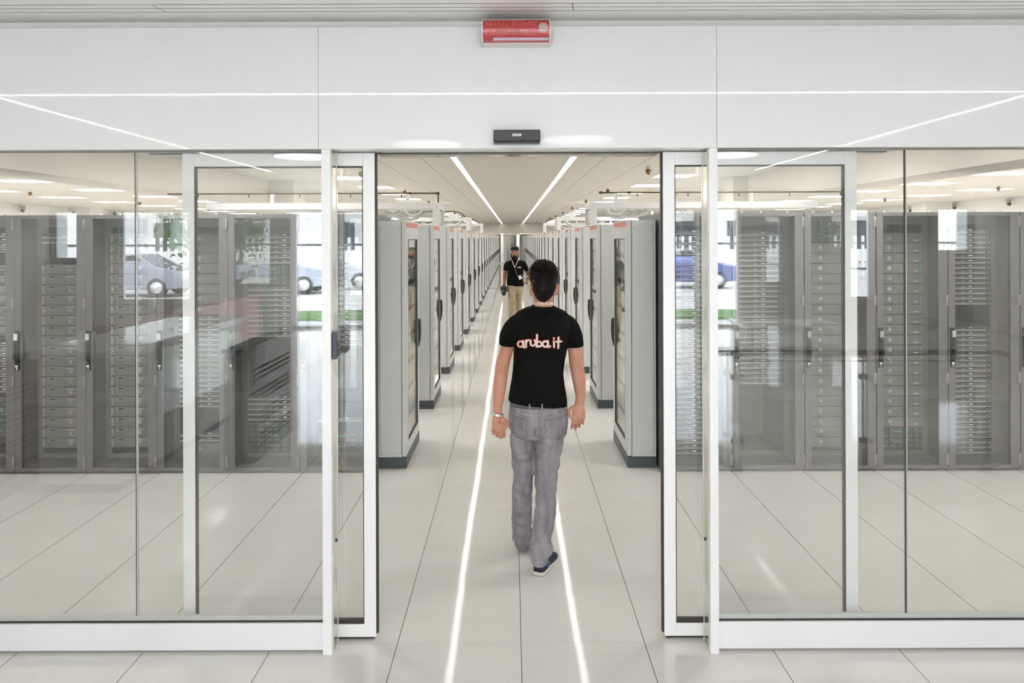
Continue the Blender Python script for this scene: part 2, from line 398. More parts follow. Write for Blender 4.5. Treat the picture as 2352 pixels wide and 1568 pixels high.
# sliding doors
def sliding(name, x0, x1, lead):
    xc = (x0+x1)/2; r = struct(empty(name, (xc, 3.43, 0))); hw = (x1-x0)/2
    f = MB(); sg = 1 if lead > 0 else -1
    st = .058
    f.box(-hw, -hw+st, -.018, .018, .016, 2.386).box(hw-st, hw, -.018, .018, .016, 2.386)
    f.box(-hw+st, hw-st, -.018, .018, .016, .078).box(-hw+st, hw-st, -.018, .018, 2.322, 2.386)
    f.build('door_frame', 'alu', r, bevel=.0015)
    MB().box(-hw+st, hw-st, -.006, .006, .096, 2.316).build('pane', 'glass', r)
    g = MB()
    g.box(-hw+st, hw-st, -.012, .012, .078, .096).box(-hw+st, hw-st, -.012, .012, 2.316, 2.322)
    g.box(-hw+st, -hw+st+.005, -.012, .012, .096, 2.316).box(hw-st-.005, hw-st, -.012, .012, .096, 2.316)
    g.build('glazing_gasket', 'gasket', r)
    MB().box(sg*hw, sg*(hw+.009), -.010, .014, .03, 2.384).build('edge_seal', 'gasket', r)
    MB().box(-hw+.01, hw-.01, -.008, .008, .003, .016).build('bottom_seal', 'gasket', r)
    return r
sliding('door_1', -1.615, -.672, 1)
sliding('door_2', .740, 1.690, -1)

# -------------------------------------------------- things on the header
sg = thing('warning_sign', 'red backlit no-entry warning box mounted at the top of the white header', 'sign', (.022, 3.20, 2.868))
prof = []
RR_, CC_ = .053, .056
for i in range(49):
    a = -math.pi/2 + math.pi*i/48; prof.append((.030 - .055*math.cos(a), CC_+RR_*math.sin(a)))
def extr(pr, x0, x1, m=0, close=True):
    n = len(pr); vs = [(x0, y, z) for y, z in pr] + [(x1, y, z) for y, z in pr]
    fs = [(i, (i+1) % n, n+(i+1) % n, n+i) for i in range(n)] + [tuple(range(n))[::-1], tuple(range(n, 2*n))]
    return vs, fs
b = MB(); b.add(*extr(prof+[(.06, .109), (.06, .003)], -.152, .152)); 
M['signred'] = mat('red_translucent_cover', (.50, .035, .04), .22, coat=1)
b.build('cover', 'signred', sg)
b = MB()
prof2 = [(y*1.03-.001, .056+(z-.056)*1.04) for y, z in prof]
b.add(*extr(prof2+[(.06, .1115), (.06, .0005)], -.158, -.152)); b.add(*extr(prof2+[(.06, .1115), (.06, .0005)], .152, .158))
b.box(-.158, .158, .028, .088, -.002, .003).box(-.158, .158, .028, .088, .109, .114)
b.build('housing', 'whitemetal', sg)
def text_obj(body, size, width=None):
    cu = bpy.data.curves.new('t', 'FONT'); cu.body = body; cu.size = size; cu.extrude = 0; cu.align_x = 'CENTER'; cu.align_y = 'CENTER'; cu.offset = size*.012
    o = bpy.data.objects.new('t', cu); col.objects.link(o)
    dg = bpy.context.evaluated_depsgraph_get(); me = bpy.data.meshes.new_from_object(o.evaluated_get(dg))
    bm = bmesh.new(); bm.from_mesh(me)
    for i in range(-12, 13):
        g = bm.verts[:] + bm.edges[:] + bm.faces[:]
        bmesh.ops.bisect_plane(bm, geom=g, plane_co=(0, i*.002, 0), plane_no=(0, 1, 0))
    bm.to_mesh(me); bm.free()
    bpy.data.objects.remove(o); vs = [v.co.copy() for v in me.vertices]; fs = [tuple(p.vertices) for p in me.polygons]
    xs = [v.x for v in vs]; w_ = max(xs)-min(xs)
    if width: 
        k = width/w_; c0 = (max(xs)+min(xs))/2
        vs = [Vector(((v.x-c0)*k, v.y, 0)) for v in vs]
    return vs, fs
M['signtext'] = mat('pale_red_lettering', (.72, .13, .14), .35)
def on_cover(vs, z0, x0):
    out = []
    for v in vs:
        z = z0+v.y; q = max(-1, min(1, (z-CC_)/RR_)); out.append((x0+v.x, .030-.055*math.sqrt(1-q*q)-.0010, z))
    return out
tx = MB()
for body, size, wdt, z0 in (('VIETATO ENTRARE', .042, .238, .080), ('SPEGNIMENTO IN CORSO', .042, .236, .040)):
    vs, fs = text_obj(body, size, wdt); tx.add(on_cover(vs, z0, -.022), fs)
tx.build('lettering', 'signtext', sg)
gr = MB()
for i in range(-5, 6):
    z = i*.0042; hw = math.sqrt(max(.0222**2 - z*z, .0001)); vs = on_cover([Vector((-hw, z-.0012, 0)), Vector((hw, z-.0012, 0)), Vector((hw, z+.0012, 0)), Vector((-hw, z+.0012, 0))], .059, .124)
    gr.add(vs, [(0, 1, 2, 3)])
gr.build('sounder_grille', 'whitemetal', sg)
b = MB()
for i in range(8):
    z0_ = -.0045+i*.0011
    vs = on_cover([Vector((-.107+i*.0004, z0_, 0)), Vector((.149, z0_, 0)), Vector((.149, z0_+.0011, 0)), Vector((-.107+i*.0004, z0_+.0011, 0))], .0125, 0); b.add(vs, [(0, 1, 2, 3)])
M['lilac'] = mat('lilac_reflection_paint', (.72, .60, .74), .2, coat=.5)
b.build('painted_reflection', 'lilac', sg)  # lilac gloss reflection painted as a strip low on the cover

sn = thing('door_sensor', 'dark automatic door sensor box on the header above the doorway', 'sensor', (.0205+.004, 3.262, 2.408))
b = MB(); b.box(-.109, .109, -.03, .028, .008, .062); b.build('housing', mat('dark_brown_plastic', (.045, .035, .045), .35), sn, bevel=.006)
MB().box(-.107, .107, -.022, .028, 0, .0075).build('lens', 'black', sn)
MB().box(-.021, .021, -.0325, -.03, .032, .043).build('badge', 'whitemetal', sn)
b = MB()
for i in range(7): b.box(-.0175+i*.0052, -.0145+i*.0052, -.0332, -.0325, .0355, .0395)
b.build('badge_lettering', 'rackin', sn)

kp = thing('keypad', 'dark access keypad fixed to the inner face of the left door post', 'keypad', (-.857+.0025, 3.30, 1.395))
b = MB().box(0, .024, -.002, .072, 0, .128); b.build('housing', mat('dark_blue_plastic', (.055, .055, .09), .3), kp, bevel=.004)
b = MB()
for r_ in range(4):
    for c_ in range(3): b.box(.024, .027, .008+c_*.02, .022+c_*.02, .014+r_*.018, .026+r_*.018)
b.build('key', 'black', kp)
kp.children[-1]['kind'] = 'stuff' if False else ''
del kp.children[-1]['kind']

# -------------------------------------------------- lobby lights
def line_light(x0, x1, y0, y1, label):
    cx_, cy_ = (x0+x1)/2, (y0+y1)/2
    t = thing('linear_light', label, 'ceiling light', (cx_, cy_, 3.01), group='linear lights of the lobby ceiling')
    hx, hy = (x1-x0)/2, (y1-y0)/2
    MB().box(-hx, hx, -hy, hy, -.004, -.001).build('diffuser', 'line_e', t)
    e = .008; b = MB().box(-hx-e, hx+e, -hy-e, -hy, -.006, 0).box(-hx-e, hx+e, hy, hy+e, -.006, 0).box(-hx-e, -hx, -hy, hy, -.006, 0).box(hx, hx+e, -hy, hy, -.006, 0)
    b.build('frame', 'whitemetal', t)
line_light(-3.70, 3.74, 1.54, 1.60, 'lobby line light parallel to the glass wall, reflected across the white header')
line_light(-3.78, -3.72, -4.0, 1.60, 'long lobby line light running into depth, reflected at upper left')
line_light(3.76, 3.82, -4.0, 1.60, 'long lobby line light running into depth, reflected at upper right')
RL = [(.69, -.75, 'reflected just right of the door sensor', 0), (-.92, -1.05, 'reflected just left of the door sensor', 0), (2.7, -2.1, 'reflected at the top of the right sliding door', 0), (-2.6, -2.1, 'reflected at the top of the left sliding door', 0)]
for i_, y in enumerate((-2.7, -4.2, -5.7, -7.2)):  # extra discs added out of sight to fill the lobby with light
    for sx, sn_ in ((-1, 'left'), (1, 'right')): RL.append((sx*.95, y, 'added unseen as fill, %s row, %s from the glass wall' % (sn_, ordw(i_+1)), 1))
for x, y, l, k in RL:
    t = thing('round_light', 'round white lobby ceiling light ' + l, 'ceiling light', (x, y, 3.01), group='round lights of the lobby ceiling')
    MB().disc((0, 0, -.012), .38, 'Z', .02, 40).build('diffuser', 'fill_e' if k else 'disc_e', t)
    MB().tube([(0, 0, -.02), (0, 0, 0)], .40, 40).build('housing', 'whitemetal', t)

# -------------------------------------------------- server room lights
def ceil_light(x, y, w_, d_, label, group, name='ceiling_light', mt='panel_e'):
    t = thing(name, label, 'ceiling light', (x, y, ZC), group=group)
    MB().box(-w_/2, w_/2, -d_/2, d_/2, -.006, -.002).build('diffuser', mt, t)
    e = .015; a, c = w_/2, d_/2
    MB().box(-a-e, a+e, -c-e, -c, -.008, 0).box(-a-e, a+e, c, c+e, -.008, 0).box(-a-e, -a, -c, c, -.008, 0).box(a, a+e, -c, c, -.008, 0).build('frame', 'whitemetal', t)
    return t
ceil_light(-.735, 27.5, .075, 46.5, 'long thin light strip over the left side of the aisle', 'aisle light strips', 'linear_light', 'strip_e')
ceil_light(.785, 27.5, .075, 46.5, 'long thin light strip over the right side of the aisle', 'aisle light strips', 'linear_light', 'strip_e')
def rowlights(x, y0, dy, n, side, grp, w_=.62):
    first = None
    for k in range(n):
        lab = 'square bright ceiling panel, %s from the front in the row %s' % (ordw(k+1), side)
        if first is None: first = ceil_light(x, y0, w_, .6, lab, grp); t = first
        else:
            t = copy_tree(first); t.location.y = y0+dy*k; t['label'] = lab
rowlights(-2.72, 5.31, 2.17, 21, 'left of the aisle', 'ceiling panels left of the aisle')
rowlights(2.72, 5.11, 2.17, 21, 'right of the aisle', 'ceiling panels right of the aisle')
rowlights(-8.5, 5.3, 2.3, 11, 'beyond the left bulkhead', 'ceiling panels beyond the left bulkhead', 1.0)
rowlights(-11.0, 5.5, 2.3, 11, 'nearest the far left wall', 'ceiling panels nearest the left wall', .9)
rowlights(8.0, 4.9, 2.15, 11, 'beyond the right bulkhead', 'ceiling panels beyond the right bulkhead', 1.0)
rowlights(10.4, 4.6, 2.15, 11, 'nearest the far right wall', 'ceiling panels nearest the right wall', .9)

# nozzles
def nozzle(x, y, label, grp, first=[None]):
    if first[0] is None:
        t = thing('ceiling_nozzle', label, 'ceiling nozzle', (x, y, ZC), group=grp)
        MB().tube([(0, 0, 0), (0, 0, -.02), (0, 0, -.022), (0, 0, -.035)], [.03, .03, .016, .016], 14).build('collar', 'whitemetal', t)
        MB().tube([(0, 0, -.035), (0, 0, -.045), (0, 0, -.06), (0, 0, -.085), (0, 0, -.105), (0, 0, -.118)], [.018, .034, .04, .034, .022, .008], 14).build('head', 'brass', t)
        first[0] = t
    else:
        t = copy_tree(first[0]); t.location = (x, y, ZC); t['label'] = label; t['group'] = grp
for k in range(8): nozzle(1.98, 10.1+4.25*k, 'small bronze ceiling nozzle, %s from the front right of the aisle' % ordw(k+1), 'bronze nozzles right of the aisle')
for k in range(6): nozzle(-2.25, 10.4+4.2*k, 'small bronze ceiling nozzle, %s from the front left of the aisle' % ordw(k+1), 'bronze nozzles left of the aisle')
for k in range(3): nozzle(-10.1, 14.6+4.3*k, 'small bronze ceiling nozzle, %s from the front beyond the left bulkhead' % ordw(k+1), 'bronze nozzles beyond the left bulkhead')
for k in range(3): nozzle(9.85, 14.1+4.3*k, 'small bronze ceiling nozzle, %s from the front beyond the right bulkhead' % ordw(k+1), 'bronze nozzles beyond the right bulkhead')

# smoke detectors
for x, y, l in ((-3.4, 16.1, 'left of the aisle beside the pipe'), (3.8, 16.1, 'right of the aisle beside the pipe'), (-7.5, 19.5, 'beyond the left bulkhead'), (7.3, 18.9, 'beyond the right bulkhead')):
    t = thing('smoke_detector', 'round grey smoke detector on the ceiling ' + l, 'smoke detector', (x, y, ZC), group='smoke detectors')
    MB().tube([(0, 0, 0), (0, 0, -.025), (0, 0, -.028)], [.07, .075, .06], 18).build('base', 'whitemetal', t)
    MB().tube([(0, 0, -.028), (0, 0, -.05), (0, 0, -.062)], [.055, .05, .03], 18).build('chamber', 'rackin', t)
# cameras on the far side walls
def cctv(x, y, s, label, grp):
    t = thing('security_camera', label, 'security camera', (x, y, 2.86), group=grp)
    MB().box(0, s*.02, -.05, .05, -.03, .05).tube([(s*.01, 0, 0), (s*.1, 0, -.01), (s*.14, 0, .0)], .018, 10).build('bracket', 'whitemetal', t)
    MB().tube([(s*.04, .10, .035), (s*.10, 0, .0), (s*.20, -.18, -.06)], [.055, .06, .06], 14).build('housing', 'steel', t)
    MB().tube([(s*.20, -.18, -.06), (s*.212, -.20, -.067)], .045, 14).build('lens', 'black', t)
for k in range(3):
    cctv(-14.4, 20.4+2.35*k, 1, 'silver bullet camera high on the far left wall, %s from the left' % ordw(k+1), 'security cameras on the left wall')
    cctv(13.2, 18.4+2.25*k, -1, 'silver bullet camera high on the far right wall, %s from the right' % ordw(k+1), 'security cameras on the right wall')
struct(MB().box(-14.4, -13.7, 22.6, 23.4, 0, ZC).box(12.5, 13.2, 21.0, 21.8, 0, ZC).build('trim_16', 'wall'))

# gas pipes over the rows
def pipe(s, x0, x1, y, z, label, drop=True, bend=False):
    t = thing('suppression_pipe', label, 'pipe', (0, y, z), group='suppression pipes over the rows')
    pts = [(s*x1, 0, 0), (s*x0, 0, 0)]
    b = MB()
    if bend:
        pts = [(s*x1, 0, 0), (s*(x0+.25), 0, 0)] + [(s*(x0+.25-.25*math.sin(a)), 0, -.25*(1-math.cos(a))) for a in (.3, .6, .9, 1.2, 1.5)]
        b.tube(pts, .010, 10)
    else:
        b.tube(pts, .009, 10)
        if drop: b.tube([(s*x0, 0, 0), (s*x0, 0, -.13)], .009, 10)
    b.build('tube', 'pipe', t)
    for k in range(5):
        xx = s*(x0+.45+k*.62)
        MB().tube([(xx, 0, -.012), (xx, 0, -.05)], [.008, .006], 8).build('spray_nozzle', 'pipe', t)
    if not bend: MB().tube([(s*(x0+.03), 0, 0), (s*(x0-.015), 0, 0)], .016, 10).build('coupling', 'pipe', t)
    MB().tube([(s*(x0+.33), 0, 0), (s*(x0+.37), 0, 0)], .014, 10).build('coupling', 'pipe', t)

pipe(-1, .898, 4.2, 8.5, 2.512, 'thin dark pipe over the rows, nearest on the left of the aisle')
pipe(-1, .94, 4.2, 14.5, 2.512, 'thin dark pipe with curved end, second on the left of the aisle', bend=True)
pipe(-1, .95, 4.2, 20.6, 2.512, 'thin dark pipe with curved end, third on the left of the aisle', bend=True)
pipe(1, 1.08, 4.2, 8.5, 2.512, 'thin dark pipe over the rows, nearest on the right of the aisle', drop=False)
pipe(1, 1.08, 4.2, 20.6, 2.512, 'thin dark pipe over the rows, further back on the right of the aisle', drop=False)

# white cable frames standing over rows 2, 5, 8
def cable_frame(s, y, label):
    t = thing('cable_tray_frame', label, 'cable tray', (0, y, 2.12), group='white cable tray frames over the rows')
    xi = .856 if s < 0 else .925
    b = MB(); L = 3.6
    b.box(s*xi, s*L, 0, .03, .19, .262).box(s*xi, s*(xi+.078), 0, .03, 0, .19)
    b.box(s*xi, s*(xi+.012), .03, .60, .19, .262).box(s*xi, s*(xi+.012), .03, .07, .0, .19).box(s*xi, s*(xi+.012), .56, .60, 0, .19)
    b.box(s*xi, s*L, .60, .63, .19, .262).box(s*xi, s*(xi+.078), .60, .63, 0, .19)
    b.box(s*(xi+.012), s*L, .03, .60, .19, .196)
    b.build('frame', 'whitemetal', t)
    for xh in (1.25, 2.9): MB().box(s*xh, s*(xh+.04), .28, .32, .262, .385).build('hanger', 'whitemetal', t)
    b = MB()
    for k in range(7):
        x0 = xi+.12+random.random()*.9; r0 = .014+.004*random.random()
        pts = []
        for j in range(9):
            u = j/8; pts.append((s*(x0+.5*u+.03*math.sin(3*u+k)), .12+.4*random.random()*.1+.05*k, .16-.14*math.sin(math.pi*u)*(.4+.12*k)+.004*k))
        b.tube(pts, r0, 8)
    b.tube([(s*(xi+.3+.10*math.cos(a)), -.012, .19-.075*abs(math.sin(a))) for a in [math.pi*i/10 for i in range(11)]], .008, 8)
    for k in range(5): b.tube([(s*(xi+.035), .1+.09*k, .17), (s*(xi+.03), .12+.09*k, .1), (s*(xi+.04), .11+.09*k, .02)], .018, 8)
    b.build('cable', 'label_white', t)
for s, sd_ in ((-1, 'left'), (1, 'right')):
    for k, y in enumerate((8.2, 14.2, 20.3)):
        cable_frame(s, y, 'white metal cable tray frame over the cabinets, %s on the %s of the aisle' % (('nearest', 'second', 'third')[k], sd_))
# ================================================================== ELECTRICAL CABINETS ALONG THE AISLE
PH = 2.115; PW = .83
def elec_proto(s, label, grp):
    """s=-1: left of the aisle, door faces +X.  local origin: aisle side corner of the plinth, at the near end"""
    t = thing('electrical_cabinet', label, 'electrical cabinet', group=grp)
    q = s
    MB().box(0, q*.245, 0, PW, 0, .094).build('plinth', 'plinth', t)
    b = MB().box(q*.040, q*.245, 0, PW, .096, PH)
    b.build('body', 'panelgrey', t, bevel=.002)
    # end panel: raised sheet in a frame
    e = MB().box(q*.048, q*.222, -.006, 0, .12, PH-.05)
    e.build('end_panel', 'panelgrey', t, bevel=.002)
    g = MB().box(q*.0375, q*.0405, .001, PW, .10, PH).box(q*.2235, q*.2255, -.001, .001, .12, PH-.03)
    g.build('seam', 'plinth', t)
    sc_ = MB()
    for z in (.135, PH-.07):
        for x in (.058, .21): sc_.disc((q*x, -.007, z), .004, 'Y', .003, 8)
    sc_.build('screw', 'rackin', t)
    # glazed door on the aisle side
    d = MB(); x0, x1 = q*.0, q*.036
    d.box(x0, x1, 0, .13, .10, PH).box(x0, x1, PW-.10, PW, .10, PH).box(x0, x1, .13, PW-.10, .10, .20).box(x0, x1, .13, PW-.10, PH-.16, PH)
    dr = d.build('door', 'panelgrey', t, bevel=.003)
    MB().box(q*.010, q*.014, .13, PW-.10, .20, PH-.16).build('pane', 'panelglass', dr)
    g = MB(); 
    g.box(q*.0, q*.008, .13, .137, .20, PH-.16).box(q*.0, q*.008, PW-.107, PW-.10, .20, PH-.16).box(0, q*.008, .137, PW-.107, .20, .207).box(0, q*.008, .137, PW-.107, PH-.167, PH-.16)
    g.build('gasket', 'gasket', dr)
    MB().box(q*-.0015, 0, .04, PW-.10, PH-.055, PH-.012).build('sticker', 'sticker', dr)
    h = MB().tube([(q*-.002, PW-.05, 1.185), (q*-.014, PW-.05, 1.175), (q*-.017, PW-.05, 1.08), (q*-.013, PW-.05, .99), (q*-.007, PW-.05, .95), (q*-.004, PW-.05, .92)], [(.019, .010), (.021, .012), (.019, .013), (.014, .010), (.007, .006), (.004, .004)], 10, up=(0, 1, 0))
    hd = h.build('handle', 'black', dr)
    MB().box(q*-.002, 0, PW-.068, PW-.032, .92, 1.18).build('handle_plate', 'rackin', hd)
    # inside: mounting plates with breakers
    i_ = MB().box(q*.030, q*.037, .135, PW-.105, .205, PH-.165, 0)
    z = 1.80
    for k in range(7):
        zz = z - k*.235
        i_.box(q*.024, q*.030, .15, PW-.12, zz-.10, zz+.10, 1)
        i_.box(q*.020, q*.024, .17, PW-.14, zz-.022, zz+.022, 2)
        for j in range(9): i_.box(q*.016, q*.020, .185+j*.052, .215+j*.052, zz-.012, zz+.014, 3)
    i_.build('breaker_plate', ['panelgrey', 'srv_strip', 'rackin', 'plinth'], t)
    return t
for s, side, x in ((-1, 'left', -.908), (1, 'right', .981)):
    grp = 'electrical cabinets on the %s side of the aisle' % side
    lab = 'light grey electrical cabinet with glazed door, %s from the doorway on the ' + side
    first = None
    for k in range(22):
        y = 5.95+2.062*k
        l = lab % ordw(k+1) if k else 'light grey electrical cabinet nearest the doorway on the %s side of the aisle' % side
        if first is None: first = elec_proto(s, l, grp); t = first
        else: t = copy_tree(first); t['label'] = l
        t.location = (x, y, 0)

# ================================================================== RACKS
RH = 2.17; RY = 5.84
def rack_proto(label):
    t = thing('server_rack', label, 'server rack', group='dark server racks facing the glass wall')
    hw = .2975; b = MB()
    b.box(-hw, -hw+.02, .03, 1.0, .0, RH).box(hw-.02, hw, .03, 1.0, 0, RH).box(-hw+.02, hw-.02, .98, 1.0, 0, RH)
    b.box(-hw+.02, hw-.02, .03, .98, RH-.02, RH).box(-hw+.02, hw-.02, .03, .98, 0, .06)
    b.build('body', 'rack', t)
    i_ = MB()
    i_.box(-hw+.021, -.2245, .245, .27, .06, RH-.02).box(.2245, hw-.021, .245, .27, .06, RH-.02)
    i_.box(-hw+.021, hw-.021, .90, .91, .06, RH-.02).box(-.2245, .2245, .245, .27, RH-.10, RH-.02).box(-.2245, .2245, .245, .27, .06, .10)
    i_.build('mounting_rails', 'rackin', t)
    d = MB()
    d.box(-hw, -hw+.055, 0, .03, .02, RH-.004).box(hw-.075, hw, 0, .03, .02, RH-.004).box(-hw+.055, hw-.075, 0, .03, RH-.032, RH-.004).box(-hw+.055, hw-.075, 0, .03, .02, .05)
    dr = d.build('door', 'rack', t, bevel=.002)
    MB().box(-hw+.055, hw-.075, .012, .017, .05, RH-.032).build('pane', 'rackglass', dr)
    hd = MB().box(-hw+.010, -hw+.045, -.010, 0, .87, 1.20).tube([(-hw+.027, -.012, 1.13), (-hw+.027, -.045, 1.10), (-hw+.027, -.045, .98), (-hw+.027, -.014, .93)], [(.014, .008)]*4, 8, up=(1, 0, 0)).build('handle', 'black', dr)
    MB().box(-hw+.012, -hw+.042, -.030, -.010, 1.125, 1.18).build('release_button', 'chrome', hd)
    MB().disc((-hw+.027, -.014, .905), .012, 'Y', .008, 12).box(-hw+.023, -hw+.031, -.013, -.009, .875, .905).build('key_lock', 'chrome', hd)
    for z in (.10, .78, 1.43, 2.09):
        MB().box(hw-.020, hw-.004, -.010, 0, z-.045, z+.045).tube([(hw-.004, -.008, z-.045), (hw-.004, -.008, z+.045)], .005, 8).build('hinge', 'rackin', dr)
    b = MB()
    for x in (-.2, -.04, .18): b.ball((x, .06, RH+.006), .010, .010, .010, 10, 6)
    b.build('lifting_eye', 'whitemetal', t)
    return t
RK = {}
names = [('F', -1.485), ('E', -2.085), ('D', -2.682), ('C', -3.279), ('B', -3.876), ('A', -4.472),
         ('G', 1.545), ('H', 2.148), ('I', 2.751), ('J', 3.354), ('K', 3.957), ('L', 4.560)]
desc = {'A': 'in the leftmost rack', 'B': 'in the second rack from left', 'C': 'in rack left of left glass seam', 'D': 'in rack right of left glass seam',
        'E': 'in rack behind left sliding door', 'F': 'in rack behind left door post', 'G': 'in rack behind right door post', 'H': 'in rack behind right sliding door',
        'I': 'in rack left of right glass seam', 'J': 'in rack at the right glass seam', 'K': 'in the second rack from right', 'L': 'in the rightmost rack'}
rl = {'A': 'dark server rack cut by the left edge of the photo', 'B': 'dark server rack, second from the left edge, half full of grey servers',
      'C': 'dark server rack standing just left of the left glass seam', 'D': 'dark server rack just right of the left glass seam',
      'E': 'dark server rack with green tags behind the left sliding door', 'F': 'dark server rack behind the left door post beside the aisle',
      'G': 'dark server rack behind the right door post beside the aisle', 'H': 'dark server rack of slim servers behind the right sliding door',
      'I': 'dark server rack between the right sliding door and the right glass seam', 'J': 'dark server rack with green stripes behind the right glass seam',
      'K': 'dark server rack of slim servers, second from the right edge', 'L': 'dark server rack cut by the right edge of the photo'}
proto = None
for n, x in names:
    if proto is None: proto = rack_proto(rl[n]); t = proto
    else: t = copy_tree(proto); t['label'] = rl[n]
    t.location = (x, RY, 0); RK[n] = x

# ------------------------------------------------------------------ servers
SF = RY+.245      # front plane of the servers
def srv_base(t, h, fm, w_=.222):
    MB().box(-w_, w_, .0, .55, 0, h-.0035).build('case', 'srv_body', t)
    MB().box(-w_+.001, w_-.001, -.012, 0, .0015, h-.005).build('front_grille', fm, t)
def srv_a(t):      # 2U with latch, label and round badge
    h = .0889; srv_base(t, h, 'srv_light')
    MB().box(-.218, -.205, -.014, -.012, .010, .075).disc((-.205, -.015, .042), .009, 'Y', .005, 12).build('latch', 'knob', t)
    f = MB().box(-.172, -.105, -.0145, -.012, .052, .055).box(-.172, -.105, -.0145, -.012, .080, .083).box(-.172, -.169, -.0145, -.012, .055, .080).box(-.108, -.105, -.0145, -.012, .055, .080)
    dm = f.build('display_frame', 'knob', t)
    MB().box(-.150, -.110, -.0135, -.012, .061, .074).build('display', 'black', dm)
    MB().box(-.012, .062, -.0135, -.012, .066, .073).build('label', 'label_white', t)
    MB().tube([(.028, -.012, .044), (.028, -.014, .044)], .020, 20).tube([(.028, -.014, .044), (.028, -.024, .044)], [.013, .010], 20).build('badge', 'knob', t)
def srv_d(t):      # 2U with green label over round badge
    h = .0889; srv_base(t, h, 'srv_light')
    MB().box(-.085, -.020, -.0135, -.012, .064, .073).build('label', 'label_green', t)
    MB().tube([(-.050, -.012, .040), (-.050, -.014, .040)], .020, 20).tube([(-.050, -.014, .040), (-.050, -.024, .040)], [.013, .010], 20).build('badge', 'knob', t)
def srv_b(t):      # 2U right-hand racks
    h = .0889; srv_base(t, h, 'srv_light')
    MB().box(.204, .213, -.014, -.012, .008, .080).build('side_label', 'label_green', t)
    MB().box(.145, .185, -.0145, -.012, .016, .026).build('label', 'knob', t)
    MB().tube([(-.065, -.012, .044), (-.065, -.014, .044)], .020, 20).tube([(-.065, -.014, .044), (-.065, -.024, .044)], [.014, .011], 20).build('badge', 'knob', t)
def ringm(mb, c, r, t_, y0, y1, n=20):
    vs = []
    for j in range(n):
        a = 2*math.pi*j/n
        for rr in (r, r-t_): vs.append((c[0]+rr*math.cos(a), y0, c[1]+rr*math.sin(a)))
    fs = [(2*j, 2*((j+1) % n), 2*((j+1) % n)+1, 2*j+1) for j in range(n)]
    mb.add(vs, fs)
def srv_c(t, lab='label_white', bx=-.03, tagx=-.19):      # 1U
    h = .0445
    MB().box(-.222, .222, 0, .55, 0, h-.003).build('case', 'srv_body', t)
    MB().box(-.221, .221, -.010, 0, .0185, h-.004).build('front_grille', 'srv_dark', t)
    MB().box(-.221, .17, -.014, 0, .003, .0185).build('bezel', 'srv_strip', t)
    MB().box(tagx-.025, tagx+.025, -.0155, -.014, .005, .0165).build('label', lab, t)
    b = MB(); ringm(b, (bx, .020), .0145, .003, -.0165, -.0165); b.box(bx-.013, bx+.013, -.0166, -.0150, .0185, .0215)
    b.build('badge', 'knob', t)
    MB().box(bx+.055, bx+.085, -.0115, -.010, .029, .033).box(.195, .203, -.0115, -.010, .010, .014).build('indicator', 'ledw', t)
def srv_l(t, lab=True):      # 2U dark storage with leds
    h = .0889
    MB().box(-.222, .222, 0, .55, 0, h-.004).build('case', 'srv_body', t)
    b = MB()
    for k in range(6): b.box(-.215+k*.072, -.150+k*.072, -.012, 0, .004, .040).box(-.215+k*.072, -.150+k*.072, -.012, 0, .044, .081)
    b.build('drive_bay', 'srv_dark', t)
    b = MB()
    for k in range(6): b.box(-.20+k*.072, -.195+k*.072, -.0135, -.012, .070, .074).box(-.19+k*.072, -.186+k*.072, -.0135, -.012, .016, .020)
    b.build('indicator', 'led', t)
    MB().box(-.035, .035, -.0145, -.012, .050, .060).build('label', 'label_green', t)
KINDS = {'a': (srv_a, .0889, 'grey server with display'), 'd': (srv_d, .0889, 'grey server, green label'),
         'b': (srv_b, .0889, 'grey server, green stripe'), 'c': (srv_c, .0445, 'slim white-tagged server'),
         'g': (lambda t: srv_c(t, 'label_green', .03, -.06), .0445, 'slim green-tagged server'), 'l': (srv_l, .0889, 'black storage server')}
SP = {}
LOAD = {  # rack: list of (kind, first pixel row, count)
 'A': [('c', 530, 4), ('a', 603, 7), ('c', 780, 10), ('l', 905, 4)],
 'B': [('c', 533, 2), ('a', 603, 19)],
 'C': [('a', 532, 21)],
 'D': [('d', 532, 8), ('c', 722, 18), ('c', 988, 2), ('d', 1013, 2)],
 'E': [('g', 534, 6), ('l', 606, 2), ('g', 655, 10), ('g', 905, 5), ('l', 965, 4)],
 'F': [('c', 558, 20), ('c', 955, 1), ('l', 990, 2)],
 'G': [('c', 529, 44)],
 'H': [('c', 533, 30)],
 'I': [('l', 512, 2), ('b', 560, 20)],
 'J': [('b', 537, 19), ('l', 984, 3)],
 'K': [('c', 528, 15), ('c', 752, 25)],
}
for n, blocks in LOAD.items():
    idx = 0
    for kd, y0, cnt in blocks:
        fn, h, dsc = KINDS[kd]
        ztop = H-(y0-CY)*SF/F
        for k in range(cnt):
            idx += 1; z = ztop-(k+1)*h
            if z < .065: break
            if n in 'JIK' and kd in 'lb': pass
            lab = '%s, %s from the top, %s' % (dsc, ordw(idx), desc[n])
            lw_ = len(lab.split())
            grp = 'servers ' + desc[n]
            if kd not in SP:
                t = thing('server', lab, 'server', group=grp); fn(t); SP[kd] = t
            else: t = copy_tree(SP[kd]); t['label'] = lab; t['group'] = grp
            t.location = (RK[n], SF, z)

